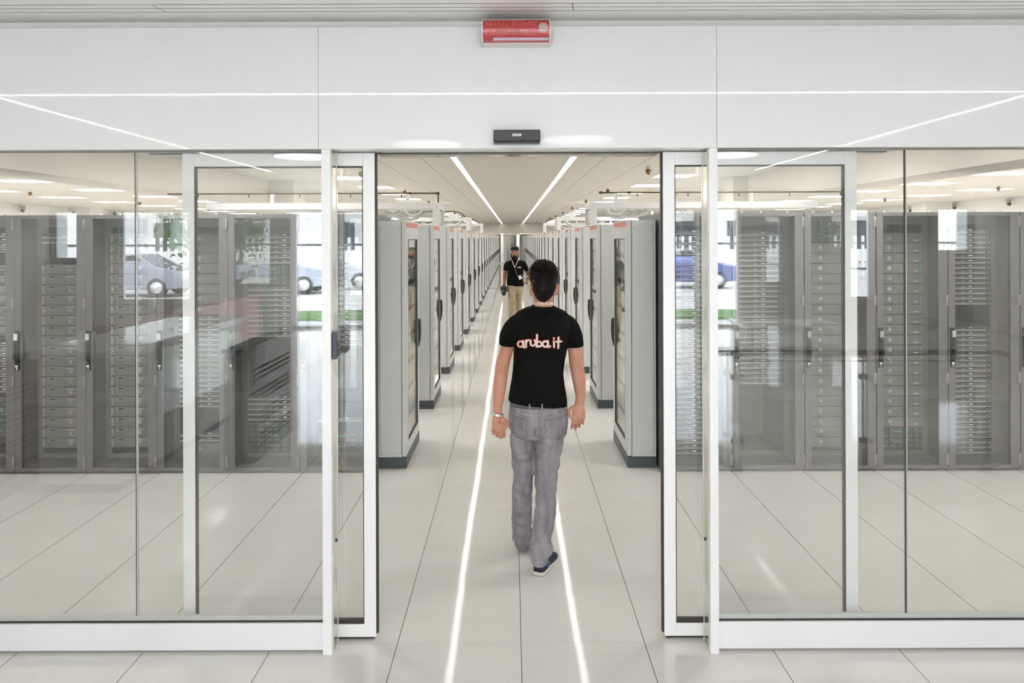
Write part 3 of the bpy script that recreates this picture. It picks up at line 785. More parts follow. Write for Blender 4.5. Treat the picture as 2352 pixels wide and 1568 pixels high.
# ================================================================== FAR END OF THE AISLE
for k, (x, l) in enumerate(((-1.35, 'left'), (-.15, 'middle'), (1.05, 'right'))):
    t = thing('open_rack', 'open patch rack full of cables at the far end of the aisle, %s one' % l, 'server rack', (x, 52.2, 0), group='open racks at the far end of the aisle')
    MB().box(-.5, -.44, 0, .5, 0, 2.2).box(.44, .5, 0, .5, 0, 2.2).box(-.5, .5, 0, .5, 2.14, 2.2).box(-.44, .44, .45, .5, 0, 2.14).build('frame', 'rackin' if k != 1 else 'whitemetal', t)
    b = MB()
    for j in range(14): b.box(-.44, .44, .05, .1, .2+j*.135, .25+j*.135)
    b.build('patch_panel', 'rack', t)
    b = MB()
    for j in range(9):
        x0 = -.3+.07*j; b.tube([(x0, -.02, 2.1), (x0+.03*math.sin(j), -.04, 1.4), (x0-.04*math.cos(j), -.03, .8), (x0, -.02, .2)], .03, 6)
    b.build('cable', 'label_white', t)
struct(MB().box(-.62, -.40, 51.4, 51.6, 0, 2.27).box(.56, .62, 51.4, 51.6, 0, 2.27).box(-.4, .56, 51.4, 51.6, 2.2, 2.27).build('trim_17', 'whitemetal'))
struct(MB().box(-4, 4, 51.7, 53.2, 0, .06).build('trim_18', 'sill'))

ceil_light(0, 52.9, 2.0, .6, 'unseen fill panel added over the open racks at the far end', 'added fill panels at the far end')  # lamp added behind the beam to lift the dark end of the aisle
# ================================================================== LOBBY BEHIND THE CAMERA (seen mirrored in the glass)
ct = thing('reception_counter', 'white topped reception counter with pale green glass front, mirrored at left', 'counter', (-3.35, .35, 0))
M['palegreen'] = mat('pale_green_glass', (.55, .68, .58), .1, coat=1)
MB().box(-.35, .42, -1.3, 1.0, 1.05, 1.12).build('countertop', 'sill', ct, bevel=.01)
MB().box(.30, .33, -1.25, .95, .45, 1.05).build('front_panel', 'palegreen', ct)
MB().box(-.30, .30, -1.25, .95, .08, 1.05).box(.30, .32, -1.25, .95, .08, .45).build('body', 'panelgrey', ct)
MB().box(-.28, .28, -1.22, .92, 0, .08).build('plinth', 'plinth', ct)
def gate(x, y, label):
    t = thing('speed_gate', label, 'turnstile', (x, y, 0), group='dark speed gates in the lobby')
    pr = [(-.62, .0), (.62, .0), (.62, .95), (.55, 1.02), (-.45, 1.02), (-.56, .98), (-.62, .86)]
    n = len(pr); hw = .10
    vs = [(-hw, a, b_) for a, b_ in pr]+[(hw, a, b_) for a, b_ in pr]
    fs = [tuple(range(n)), tuple(range(n, 2*n))[::-1]]+[(i, n+i, n+(i+1) % n, (i+1) % n) for i in range(n)]
    MB().add(vs, fs).build('body', 'rack', t, bevel=.01)
    b = MB()
    for k in range(4):
        for j in range(3):
            for q in (-1, 1): b.box(q*.099, q*.102, -.5, .5, .12+k*.2+j*.045, .14+k*.2+j*.045)
    b.build('vent_slot', 'darkgap', t)
    MB().box(-.11, .11, -.64, .64, 1.0, 1.03).build('lid', 'black', t, bevel=.01)
gate(-2.35, .15, 'dark slotted speed gate nearest the middle, mirrored in the left sliding door')
gate(-3.95, 1.45, 'dark slotted speed gate mirrored near the left edge')
rl_ = thing('handrail', 'black handrail with steel posts and glass infill, mirrored in the right panes', 'handrail', (0, .86, 0))
MB().tube([(1.65, 0, 1.0), (4.05, 0, 1.0), (4.12, 0, .98)], .024, 12).build('rail', 'black', rl_)
MB().tube([(1.85, 0, .93), (3.95, 0, .93)], .007, 8).build('lower_rail', 'black', rl_)
for x in (1.87, 2.94, 3.95):
    p_ = MB().tube([(x-.018, 0, 0.03), (x-.018, 0, .97)], .012, 10).tube([(x+.018, 0, 0.03), (x+.018, 0, .97)], .012, 10).build('post', 'steel', rl_)
    MB().tube([(x, 0, 0), (x, 0, .03), (x, 0, .09)], [.06, .055, .025], 14).box(x-.05, x+.05, -.02, .02, .25, .29).box(x-.05, x+.05, -.02, .02, .78, .82).build('base', 'rackin', p_)
MB().box(1.92, 2.89, -.005, .005, .2, .86).box(2.99, 3.90, -.005, .005, .2, .86).build('infill_glass', 'glass', rl_)
tb = thing('white_table', 'plain white table by the rear windows of the lobby, mirrored', 'table', (3.9, -3.2, 0))
MB().box(-.7, .7, -.4, .4, .71, .75).build('tabletop', 'sill', tb)
for a in (-.62, .62):
    for c_ in (-.33, .33): MB().box(a-.025, a+.025, c_-.025, c_+.025, 0, .71).build('leg', 'whitemetal', tb)

# outdoors
M['asphalt'] = noisy(mat('pale_paving', (.58, .57, .56), .8), 3, (.56, .55, .54), (.62, .61, .59))
M['grass'] = noisy(mat('grass', (.08, .2, .03), .9), 30, (.05, .14, .02), (.12, .27, .05))
M['brick'] = noisy(mat('pink_render', (.55, .40, .36), .8), 3, (.52, .38, .35), (.58, .43, .40))
struct(MB().box(-60, 60, -90, -8.6, -.12, -.02).build('ground', 'asphalt'))
o = MB().box(-12, 12, -12, -10, -.02, .02).build('lawn', 'grass'); o['kind'] = 'stuff'; tag(o, 'strip of green lawn outside the lobby windows, mirrored', 'grass')
def car(x, y, c, label):
    t = thing('car', label, 'car', (x, y, 0), group='parked cars outside')
    body = mat('car_paint', c, .25, .4, coat=1)
    pr = [(-2.1, .35), (-2.12, .7), (-1.95, .95), (-1.2, 1.02), (-.6, 1.42), (.55, 1.45), (1.25, 1.02), (2.0, .88), (2.15, .6), (2.12, .3), (1.6, .25), (-1.6, .25)]
    n = len(pr); vs = []; 
    for sx in (-1, 1):
        for a, z in pr: vs.append((a, sx*(.86 if z < 1.1 else .68), z))
    fs = [tuple(range(n)), tuple(range(n, 2*n))[::-1]]+[(i, n+i, n+(i+1) % n, (i+1) % n) for i in range(n)]
    MB().add(vs, fs).build('body', body, t, bevel=.06)
    MB().add([(-1.05, sx*.86, 1.04) for sx in (-1,)]+[(-.55, -.72, 1.38), (.5, -.72, 1.40), (1.05, -.86, 1.04)], [(0, 1, 2, 3)]).add([(-1.05, .80, 1.06), (-.55, .75, 1.38), (.5, .75, 1.40), (1.05, .80, 1.06)], [(3, 2, 1, 0)]).box(-.5, .5, -.77, .77, 1.1, 1.36).build('window', 'black', t)
    for a in (-1.3, 1.3):
        for sx in (-.78, .78):
            wh = MB().disc((a, sx, .32), .32, 'Y', .2, 22).build('wheel', 'black', t)
            MB().disc((a, sx*1.13, .32), .2, 'Y', .03, 14).build('rim', 'chrome', wh)
    MB().box(-2.13, -2.06, -.75, -.45, .68, .82).box(-2.13, -2.06, .45, .75, .68, .82).build('tail_light', mat('red_lens', (.5, .01, .01), .2), t)
car(-13.2, -17.5, (.30, .32, .38), 'grey parked car mirrored left of the left sliding door')
car(-8.6, -18.5, (.45, .50, .62), 'pale blue parked car behind the fence, mirrored at left')
car(-4.5, -20.5, (.75, .77, .80), 'white parked car mirrored beside the left door post')
car(6.5, -20.5, (.05, .08, .25), 'dark blue parked car mirrored right of the right door post')
fn_ = thing('fence', 'white slatted fence beyond the parked cars, mirrored in the glass', 'fence', (0, -26, 0))
b = MB()
for k in range(-75, 76): b.box(k*.35-.06, k*.35+.06, -.03, .03, .1, 2.0)
s_ = b.build('slat', 'label_white', fn_); s_['kind'] = 'stuff'
MB().box(-26.5, 26.5, .03, .08, .4, .5).box(-26.5, 26.5, .03, .08, 1.6, 1.7).build('rail', 'plinth', fn_)
lw = tag(MB().box(-4.95, -4.72, -6.3, -1.6, 0, .90).box(-4.98, -4.69, -6.3, -1.6, .90, .93).build('low_wall', 'brick'), 'low pink partition wall in the lobby, mirrored behind the counter', 'wall')
bd = thing('building', 'white modern building with canopy across the car park, mirrored', 'building', (0, -48, 0))
MB().box(-40, 40, -6, 0, 0, 9).build('wall', 'label_white', bd)
MB().box(-30, 30, 0, 3.0, 4.6, 5.0).build('canopy', 'whitemetal', bd)
for k in range(-6, 7): MB().box(k*4.5-1.1, k*4.5+1.1, 0, .06, 1.0, 3.2).build('window', 'plinth', bd)
tr = thing('tree', 'leafy green tree beyond the left windows, mirrored beside the glass seam', 'tree', (-13.0, -21.5, 0))
MB().tube([(0, 0, 0), (.1, 0, 1.2), (0, .1, 2.4), (.1, 0, 3.8)], [.12, .09, .07, .03], 8).build('trunk', mat('bark', (.12, .08, .05), .9), tr)
b = MB()
for k in range(900):
    a = random.random()*6.28; e = random.gauss(0, 1); rr = 1.25*random.random()**.5
    c = Vector((rr*math.cos(a)*1.0, rr*math.sin(a), 2.5+random.gauss(0, .75)))
    u = Vector((random.gauss(0, 1), random.gauss(0, 1), random.gauss(0, 1))).normalized()*.11; v_ = u.orthogonal().normalized()*.07
    b.add([c-u, c+v_, c+u, c-v_], [(0, 1, 2, 3)])
b.build('foliage', 'grass', tr)
# ================================================================== PEOPLE
def mould(mb, voxel, smooth=4, disp=None):
    """fuse the collected volumes into one continuous skin"""
    me = bpy.data.meshes.new('m'); me.from_pydata(mb.v, [], mb.f); me.update()
    o = bpy.data.objects.new('m', me); col.objects.link(o)
    r = o.modifiers.new('r', 'REMESH'); r.mode = 'VOXEL'; r.voxel_size = voxel; r.use_smooth_shade = True
    s = o.modifiers.new('s', 'SMOOTH'); s.factor = .5; s.iterations = smooth
    dg = bpy.context.evaluated_depsgraph_get(); me2 = bpy.data.meshes.new_from_object(o.evaluated_get(dg))
    bpy.data.objects.remove(o); bpy.data.meshes.remove(me)
    if disp:
        me2.update(); ns = [v.normal.copy() for v in me2.vertices]
        for v, n in zip(me2.vertices, ns): v.co += n*disp(v.co)
    for p in me2.polygons: p.use_smooth = True
    me2.materials.clear()
    return me2
def link(me, name, m, parent):
    me.name = name; me.materials.append(M[m] if isinstance(m, str) else m)
    o = bpy.data.objects.new(name, me); col.objects.link(o); o.parent = parent
    o.matrix_parent_inverse = Matrix.Translation(-Vector(parent.location))
    return o
def bp(mb, name, m, parent, **k):
    o = mb.build(name, m, parent, **k); o.matrix_parent_inverse = Matrix.Translation(-Vector(parent.location)); return o
def catmull(pts, n=4):
    out = []
    for i in range(len(pts)-1):
        p0, p1, p2, p3 = pts[max(i-1, 0)], pts[i], pts[i+1], pts[min(i+2, len(pts)-1)]
        for j in range(n):
            t = j/n
            out.append(tuple(.5*((2*b)+(c-a)*t+(2*a-5*b+4*c-d)*t*t+(3*b-a-3*c+d)*t**3) for a, b, c, d in zip(p0, p1, p2, p3)))
    out.append(tuple(pts[-1])); return out
def pxrings(mb, rows, p=2.3, n=36):
    """rows: (py, xl, xr, d, half_depth, tilt_px)"""
    rs = []
    for r in catmull(rows, 4):
        py, xl, xr, d, hd = r[:5]; tl = r[5] if len(r) > 5 else 0
        c = P((xl+xr)/2, py, d); rx = (xr-xl)/2*d/F
        rs.append((c.x, c.y, c.z, rx, hd, -tl/max(xr-xl, 1)))
    mb.rings(rs, n, p=p)
def pxtube(mb, rows, n=16, flat=1.0):
    """rows: (px, py, d, radius_px)"""
    q = catmull(rows, 4); mb.tube([P(a[0], a[1], a[2]) for a in q], [(a[3]*a[2]/F, a[3]*a[2]/F*flat) for a in q], n)
def head(mb, c, s=1.0, face=1):
    """face=+1 looks to +Y (away), -1 looks at the camera"""
    c = Vector(c)
    T = lambda x, y, z: (c.x+face*x*s, c.y+face*y*s, c.z+z*s)
    rs = [(-.120, .018, .066, .016), (-.112, .034, .058, .034), (-.095, .046, .040, .054), (-.07, .057, .022, .074), (-.04, .065, .010, .086), (-.01, .071, .003, .093),
          (.025, .0745, -.002, .098), (.055, .0745, -.006, .097), (.08, .066, -.008, .086), (.10, .049, -.008, .064), (.112, .028, -.008, .036), (.117, .01, -.008, .012)]
    mb.rings([(c.x, c.y+face*yc*s, c.z+z*s, rx*s, ry*s) for z, rx, yc, ry in catmull(rs, 3)], 30, p=2.1)
    mb.tube([T(0, .090, .030), T(0, .104, .008), T(0, .116, -.018), T(0, .098, -.030)], [.007*s, .009*s, .013*s, .010*s], 10)   # nose
    for q in (-1, 1):
        mb.ball(T(q*.012, .101, -.023), .009*s, .009*s, .007*s, 8, 6)
        mb.tube([T(q*.010, .094, .034), T(q*.032, .090, .040), T(q*.052, .070, .034)], .007*s, 8)                                  # brow
        mb.ball(T(q*.040, .062, -.025), .022*s, .022*s, .018*s, 10, 8)                                                             # cheek
        mb.tube([T(q*.073, .004, .022), T(q*.079, -.012, .028), T(q*.082, -.020, .010), T(q*.079, -.015, -.012), T(q*.076, -.002, -.032), T(q*.071, .004, -.034)], [.006*s, .008*s, .009*s, .008*s, .007*s, .005*s], 8)  # ear rim
        mb.ball(T(q*.076, -.006, .0), .008*s, .016*s, .028*s, 8, 8)
    mb.tube([T(-.024, .084, -.062), T(0, .093, -.059), T(.024, .084, -.062)], [.004*s, .007*s, .004*s], 8)
    mb.tube([T(-.020, .083, -.070), T(0, .091, -.071), T(.020, .083, -.070)], [.004*s, .008*s, .004*s], 8)
    mb.ball(T(0, .076, -.102), .022*s, .018*s, .016*s, 10, 8)
    mb.tube([T(0, -.010, -.04), T(0, -.006, -.09), T(0, .004, -.14), T(0, .006, -.18)], [(.054*s, .058*s), (.0525*s, .056*s), (.054*s, .054*s), (.057*s, .052*s)], 20)
def hand(mb, W, D, N, thumb, curl=(.5, .7, .6), s=1.0, spread=.019, tcurl=.5):
    """W wrist, D towards the fingers, N palm facing, thumb +-1 picks the thumb side"""
    W = Vector(W); D = Vector(D).normalized(); N = Vector(N); N = (N-D*N.dot(D)).normalized(); T = D.cross(N)*thumb
    mb.tube([W-D*.02*s, W+D*.012*s, W+D*.04*s, W+D*.075*s, W+D*.092*s], [(.020*s, .026*s), (.018*s, .029*s), (.016*s, .037*s), (.014*s, .040*s), (.010*s, .037*s)], 16, up=N)
    mb.ball(W+D*.035*s+T*.022*s+N*.008*s, .017*s, .017*s, .020*s, 10, 8)
    L = [(.042, .027, .021), (.046, .030, .023), (.043, .028, .022), (.034, .021, .019)]
    for i in range(4):
        p = W+D*(.084-.004*abs(i-1))*s+T*(.028-.0185*i)*s
        pts = [p]; a = 0; rr = .0098 if i < 3 else .0085
        for k in range(3):
            a += curl[k]+.08*i; v = D*math.cos(a)+N*math.sin(a)+T*(.10-.07*i)*.5; pts.append(pts[-1]+v.normalized()*L[i][k]*s)
        mb.tube(catmull([tuple(q) for q in pts], 3), [rr*s*(1-.035*j) for j in range(10)], 10)
        mb.ball(pts[-1], rr*.72*s, rr*.72*s, rr*.72*s, 8, 6)
    p = W+D*.022*s+T*.026*s+N*.006*s
    p1 = p+(D*.55+T*.75+N*.25).normalized()*.036*s; p2 = p1+(D*.85-T*.05+N*tcurl).normalized()*.028*s; p3 = p2+(D*.75-T*.45+N*(tcurl+.2)).normalized()*.023*s
    mb.tube(catmull([tuple(q) for q in (p, p1, p2, p3)], 3), [.0135*s, .013*s, .012*s, .0115*s, .011*s, .0105*s, .010*s, .0095*s, .009*s, .007*s], 10)

def skin(name, a, b):
    m = noisy(mat(name, a, .45, spec=.4), 14, a, b, bump=.15, bscale=160)
    m.node_tree.nodes['Principled BSDF'].inputs['Subsurface Weight'].default_value = .08
    m.node_tree.nodes['Principled BSDF'].inputs['Subsurface Radius'].default_value = (.02, .008, .004)
    return m
M['skin1'] = skin('fair_skin', (.53, .25, .165, 1), (.61, .31, .22, 1))
M['skin2'] = skin('tanned_skin', (.26, .115, .062, 1), (.33, .155, .09, 1))
M['tee'] = noisy(mat('black_cotton', (.007, .007, .007), .9, spec=.1), 200, (.005, .005, .005), (.010, .010, .0095), bump=.2, bscale=500)
def denim():
    m = mat('grey_denim', (.3, .28, .31), .85, spec=.2)
    noisy(m, 9, (.20, .185, .21), (.38, .355, .385), detail=8, bump=.5, bscale=420, lo=.3, hi=.7, stretch=(2.2, 2.2, .6))
    # soft cloth folds
    b = m.node_tree.nodes['Principled BSDF']; old = b.inputs['Normal'].links[0].from_socket
    tc = node(m, 'ShaderNodeTexCoord'); mp = node(m, 'ShaderNodeMapping'); mp.inputs['Scale'].default_value = (6, 6, 9.5); mp.inputs['Rotation'].default_value = (0, .35, 0)
    n = node(m, 'ShaderNodeTexNoise'); n.inputs['Scale'].default_value = 1; n.inputs['Detail'].default_value = 3; n.inputs['Distortion'].default_value = 1.2
    bp_ = node(m, 'ShaderNodeBump'); bp_.inputs['Strength'].default_value = .9; bp_.inputs['Distance'].default_value = .028
    lk(m, tc.outputs['Object'], mp.inputs[0]); lk(m, mp.outputs[0], n.inputs['Vector']); lk(m, n.outputs[0], bp_.inputs['Height']); lk(m, old, bp_.inputs['Normal']); lk(m, bp_.outputs[0], b.inputs['Normal'])
    return m
M['denim'] = denim()
M['chino'] = noisy(mat('beige_chino', (.42, .34, .23), .85, spec=.2), 8, (.38, .31, .21), (.46, .38, .27), bump=.3, bscale=400)
M['hair'] = noisy(mat('dark_hair', (.010, .008, .007), .5, spec=.3), 60, (.004, .003, .003), (.014, .010, .009), stretch=(1, 1, .3))
M['white'] = mat('white_print', (.85, .83, .80), .6)
M['orange'] = mat('orange_red_print', (.62, .10, .05), .6)
M['lanyard'] = noisy(mat('pale_pink_ribbon', (.75, .52, .44), .6), 60, (.70, .40, .32), (.80, .66, .58))

# ---------------------------------------------------- front man, seen from behind
D1 = 4.14
man = thing('person', 'man in black t-shirt and grey jeans walking away down the aisle', 'person', (.16, 4.15, 0))
b = MB()
hc = P(1248.5, 664, 4.10)
head(b, hc, 1.0, 1)
pxrings(b, [(712, 1214, 1280, D1, .06), (724, 1186, 1300, D1, .085), (745, 1178, 1306, D1, .10), (800, 1186, 1296, D1, .105), (860, 1184, 1288, D1, .095), (920, 1176, 1292, D1, .10), (975, 1176, 1294, D1, .105)])
# arms
pxtube(b, [(1190, 738, D1, 17), (1172, 765, 4.12, 16.5), (1164, 800, 4.10, 15.3), (1155, 830, 4.08, 15.6), (1150, 860, 4.06, 15.4), (1146, 890, 4.03, 15), (1143.5, 915, 4.01, 12.8), (1141.5, 938, 4.0, 10.6), (1141, 952, 3.99, 10)], flat=.95)
pxtube(b, [(1296, 738, D1, 17), (1313, 765, 4.14, 16.5), (1319.5, 800, 4.14, 16), (1322, 830, 4.14, 16.2), (1327, 860, 4.13, 15.8), (1330.5, 890, 4.12, 14), (1331.5, 910, 4.12, 11), (1330, 926, 4.12, 10.4)], flat=.95)
hand(b, P(1141, 952, 3.99), (.12, -.12, -1), (-.1, -1, -.1), -1, curl=(.6, .85, .7), s=1.0, tcurl=.9)
hand(b, P(1330, 926, 4.12), (-.10, -.10, -1), (-.15, -1, 0), 1, curl=(.35, .55, .45), s=1.02, tcurl=.35)
# legs inside the jeans
pxtube(b, [(1205, 970, D1, 24), (1200, 1085, 4.2, 17), (1198, 1180, 4.32, 15), (1199, 1246, 4.42, 9)])
pxtube(b, [(1262, 970, D1, 24), (1255, 1085, 4.14, 17), (1247, 1200, 4.10, 16), (1236, 1290, 4.08, 10)])
body = link(mould(b, .0040, 3), 'body', 'skin1', man)
# eyes
for q in (-1, 1):
    b = MB(); b.ball((hc.x+q*.032, hc.y+.080, hc.z+.012), .0125, .0125, .0125, 14, 10); bp(b, 'eye', 'white', man)
# t-shirt
def shirt_disp(co):
    return .0028*noise.noise(Vector((co.x*9, co.y*6, co.z*5)))+.0018*noise.noise(Vector((co.x*22+co.z*9, 3, co.z*14)))
b = MB()
pxrings(b, [(702, 1223, 1271, 4.110, .074), (708, 1204, 1283, 4.12, .090), (717, 1186, 1300, D1, .098), (730, 1176, 1308, D1, .112), (755, 1172, 1311, D1, .122), (785, 1177, 1305, D1, .126), (810, 1179, 1299.5, D1, .124), (835, 1177.5, 1296, D1, .12), (860, 1175.5, 1294, D1, .118), (890, 1170.5, 1297, D1, .122), (908, 1167.5, 1300, D1, .125, 6), (921, 1166, 1301.5, D1, .128, 12), (925, 1166.5, 1301, D1, .124, 12)], p=2.4)
pxtube(b, [(1202, 734, 4.13, 18), (1183, 744, 4.12, 20.5), (1169, 765, 4.11, 20.5), (1164.5, 785, 4.10, 18.7), (1163.5, 793, 4.10, 18.0)], n=20)
pxtube(b, [(1286, 735, 4.13, 18), (1303, 745, 4.14, 20.5), (1315, 766, 4.14, 20.5), (1320, 788, 4.14, 18.8), (1321.5, 797, 4.14, 18.0)], n=20)
b.tube([P(1246.5, 707, 4.118), P(1247, 700.5, 4.112)], [(.068, .078), (.0595, .070)], 28)
tee_me = mould(b, .005, 5, shirt_disp)
tee = link(tee_me, 't_shirt', 'tee', man)
bt = BVHTree.FromPolygons([v.co.copy() for v in tee_me.vertices], [tuple(p.vertices) for p in tee_me.polygons])
ORG = Vector((0, 0, H))
def proj(tree, px, py, lift=.001, default=4.0):
    d = (P(px, py, 1)-ORG).normalized(); h = tree.ray_cast(ORG, d)
    if h[0] is None: return P(px, py, default)
    return h[0]-d*lift
def arc(cx, cy, r, a0, a1, n=14): return [(cx+r*math.cos(R(a0+(a1-a0)*i/n)), cy-r*math.sin(R(a0+(a1-a0)*i/n))) for i in range(n+1)]
LET = [arc(372, 940, 25, 0, 360), [(397, 912), (399, 940), (404, 970)], [(421, 968), (421, 930), (421, 908)], [(421, 926), (428, 910), (445, 905)],
       [(463, 908), (461, 930), (466, 948), (480, 956), (496, 950), (507, 934), (504, 915), (498, 905)],
       [(520, 858), (519, 900), (517, 965)], arc(538, 940, 22, 0, 360), arc(594, 940, 25, 0, 360), [(617, 912), (617, 940), (620, 968)],
       [(637, 961), (638, 962)], [(671, 914), (672, 940), (672, 968)], [(671, 889), (672, 890)], [(712, 882), (711, 930), (710, 978)], [(692, 920), (712, 917), (738, 918)]]
def letters(tree, k, x0, y0, r, parent, lift, z0x=1100, z0y=550):
    a, c = MB(), MB()
    for st in LET:
        pts = [st[0]]
        for p_, q in zip(st[:-1], st[1:]):
            n_ = max(1, int(math.hypot(q[0]-p_[0], q[1]-p_[1])/5))
            for i in range(1, n_+1): pts.append((p_[0]+(q[0]-p_[0])*i/n_, p_[1]+(q[1]-p_[1])*i/n_))
        base = [proj(tree, x0+(x/3.92+1100-z0x)*k, y0+(y/3.92+550-z0y)*k, 0) for x, y in pts]
        for mb, rr, lf in ((a, r*1.42, 0), (c, r, lift)):
            q = [p_-Vector((0, lf, 0)) for p_ in base]
            mb.tube(q, [(rr, rr*.35) if False else rr]*len(q), 10)
            for e in (q[0], q[-1]): mb.ball(e, rr, rr, rr, 10, 6)
    # flatten the relief against the cloth
    bp(a, 'print_outline', 'orange', parent); bp(c, 'print', 'white', parent)
letters(bt, 1.0, 1100, 550, .0060, tee, .0032)
# jeans
def jean_disp(co):
    z = co.z
    k = math.exp(-((z-.52)/.16)**2)*.9+math.exp(-((z-.12)/.10)**2)*1.5+math.exp(-((z-.80)/.10)**2)*.7+.25
    w1 = noise.noise(Vector((co.x*7, co.y*7, z*24+co.x*9)))
    w2 = noise.noise(Vector((co.x*16+5, co.y*16, z*42-co.x*14)))
    return k*(.0085*w1+.0035*w2)
b = MB()
pxrings(b, [(926, 1169.5, 1299, D1, .118, 5), (936, 1168, 1300.5, D1, .123, 4), (950, 1167, 1302, D1, .130), (968, 1166.5, 1302.5, 4.145, .138), (985, 1169, 1300.5, 4.15, .134), (1000, 1172, 1297, 4.155, .120)], p=2.5)
def leg(mb, rows): pxrings(mb, rows, p=2.15, n=28)
leg(b, [(965, 1169, 1232, 4.15, .115), (995, 1170, 1229, 4.15, .118), (1020, 1171.5, 1227, 4.16, .108), (1050, 1173.5, 1226, 4.17, .098), (1072, 1174, 1225, 4.185, .090), (1085, 1177, 1224, 4.195, .083), (1100, 1175, 1223, 4.21, .084), (1150, 1174, 1220, 4.26, .080), (1200, 1173.5, 1220, 4.33, .080), (1235, 1177, 1219, 4.38, .080), (1249, 1181, 1217, 4.40, .078), (1256, 1185, 1213.5, 4.41, .074)])
leg(b, [(965, 1228, 1300, 4.14, .115), (995, 1227, 1297.5, 4.14, .118), (1020, 1226, 1291, 4.14, .108), (1050, 1225.5, 1285, 4.135, .098), (1075, 1225, 1282, 4.13, .090), (1095, 1226, 1279, 4.13, .084), (1130, 1228, 1276.5, 4.12, .080), (1165, 1227, 1276, 4.11, .080), (1200, 1222, 1272, 4.10, .079), (1235, 1217.5, 1263, 4.09, .076), (1252, 1213, 1265, 4.085, .084), (1264, 1211, 1268, 4.08, .090), (1273, 1212.5, 1259, 4.075, .072), (1283, 1214.5, 1255.5, 4.07, .068), (1293, 1216, 1253, 4.07, .066)])
jm = mould(b, .006, 4, jean_disp)
jeans = link(jm, 'jeans', 'denim', man)
jt = BVHTree.FromPolygons([v.co.copy() for v in jm.vertices], [tuple(p.vertices) for p in jm.polygons])
def stitch(paths, r, m, name, lift=.0005, parent=jeans, tree=jt):
    s_ = MB()
    for st in paths:
        pts = [st[0]]
        for p_, q in zip(st[:-1], st[1:]):
            n_ = max(1, int(math.hypot(q[0]-p_[0], q[1]-p_[1])/3))
            for i in range(1, n_+1): pts.append((p_[0]+(q[0]-p_[0])*i/n_, p_[1]+(q[1]-p_[1])*i/n_))
        s_.tube([proj(tree, x, y, lift) for x, y in pts], r, 6)
    bp(s_, name, m, parent)
Z3 = lambda x, y: (1110+x/9.408, 900+y/9.408)
M['indigo'] = mat('dark_stitching', (.10, .09, .13), .8)
M['thread'] = mat('pale_thread', (.55, .52, .54), .8)
stitch([[Z3(545, 465), Z3(700, 550), Z3(940, 605), Z3(925, 620), Z3(900, 830), Z3(965, 950), Z3(850, 1035), Z3(620, 920), Z3(600, 640)]], .0012, 'indigo', 'pocket_seam')
stitch([[Z3(1780, 500), Z3(1560, 590), Z3(1300, 610), Z3(1310, 620), Z3(1345, 830), Z3(1330, 950), Z3(1480, 1015), Z3(1660, 1015), Z3(1760, 640)]], .0012, 'indigo', 'pocket_seam')
stitch([[Z3(1115, 370), Z3(1125, 540), Z3(1130, 820)], [Z3(740, 430), Z3(900, 490), Z3(1100, 520)], [Z3(1150, 520), Z3(1350, 470), Z3(1560, 430)], [Z3(610, 290), Z3(850, 340), Z3(1050, 365), Z3(1420, 390), Z3(1790, 330)],
        [Z3(600, 990), Z3(850, 1050), Z3(975, 955)], [Z3(890, 640), Z3(880, 840)], [Z3(1330, 640), Z3(1370, 830)]], .0011, 'thread', 'stitching')
stitch([[(1227.5, 985), (1227, 1000)]], .002, 'indigo', 'fly_seam')
# belt and loops
b = MB()
rs = []
for k in range(49):
    a = 2*math.pi*k/48; rs.append((P(1234.5, 929, D1).x+.172*math.copysign(abs(math.cos(a))**.8, math.cos(a)), D1+.1235*math.copysign(abs(math.sin(a))**.8, math.sin(a)), P(1234, 929, D1).z-.03*math.cos(a)*.25-.0))
b.tube(rs, [(.0035, .017)]*49, 8, cap=False, up=(0, 0, 1))
b = MB()
vs = []
for k in range(48):
    a = 2*math.pi*k/48; c_ = math.copysign(abs(math.cos(a))**.8, math.cos(a)); s_ = math.copysign(abs(math.sin(a))**.8, math.sin(a))
    x_ = P(1234.5, 929, D1).x+.168*c_; y_ = D1+.1225*s_; z_ = P(1234, 923, D1).z-.004*c_
    vs += [(x_, y_, z_-.015), (x_, y_, z_+.015)]
b.add(vs, [(2*k, 2*((k+1) % 48), 2*((k+1) % 48)+1, 2*k+1) for k in range(48)], 0, True)
bp(b, 'belt', mat('grey_leather', (.10, .095, .10), .5), man)
for px_ in (1215, 1244):
    q = P(px_, 936, 4.0); bp(MB().box(q.x-.004, q.x+.004, 4.006, 4.013, P(0, 942, 4.0).z, P(0, 929, 4.0).z), 'belt_loop', 'denim', man)
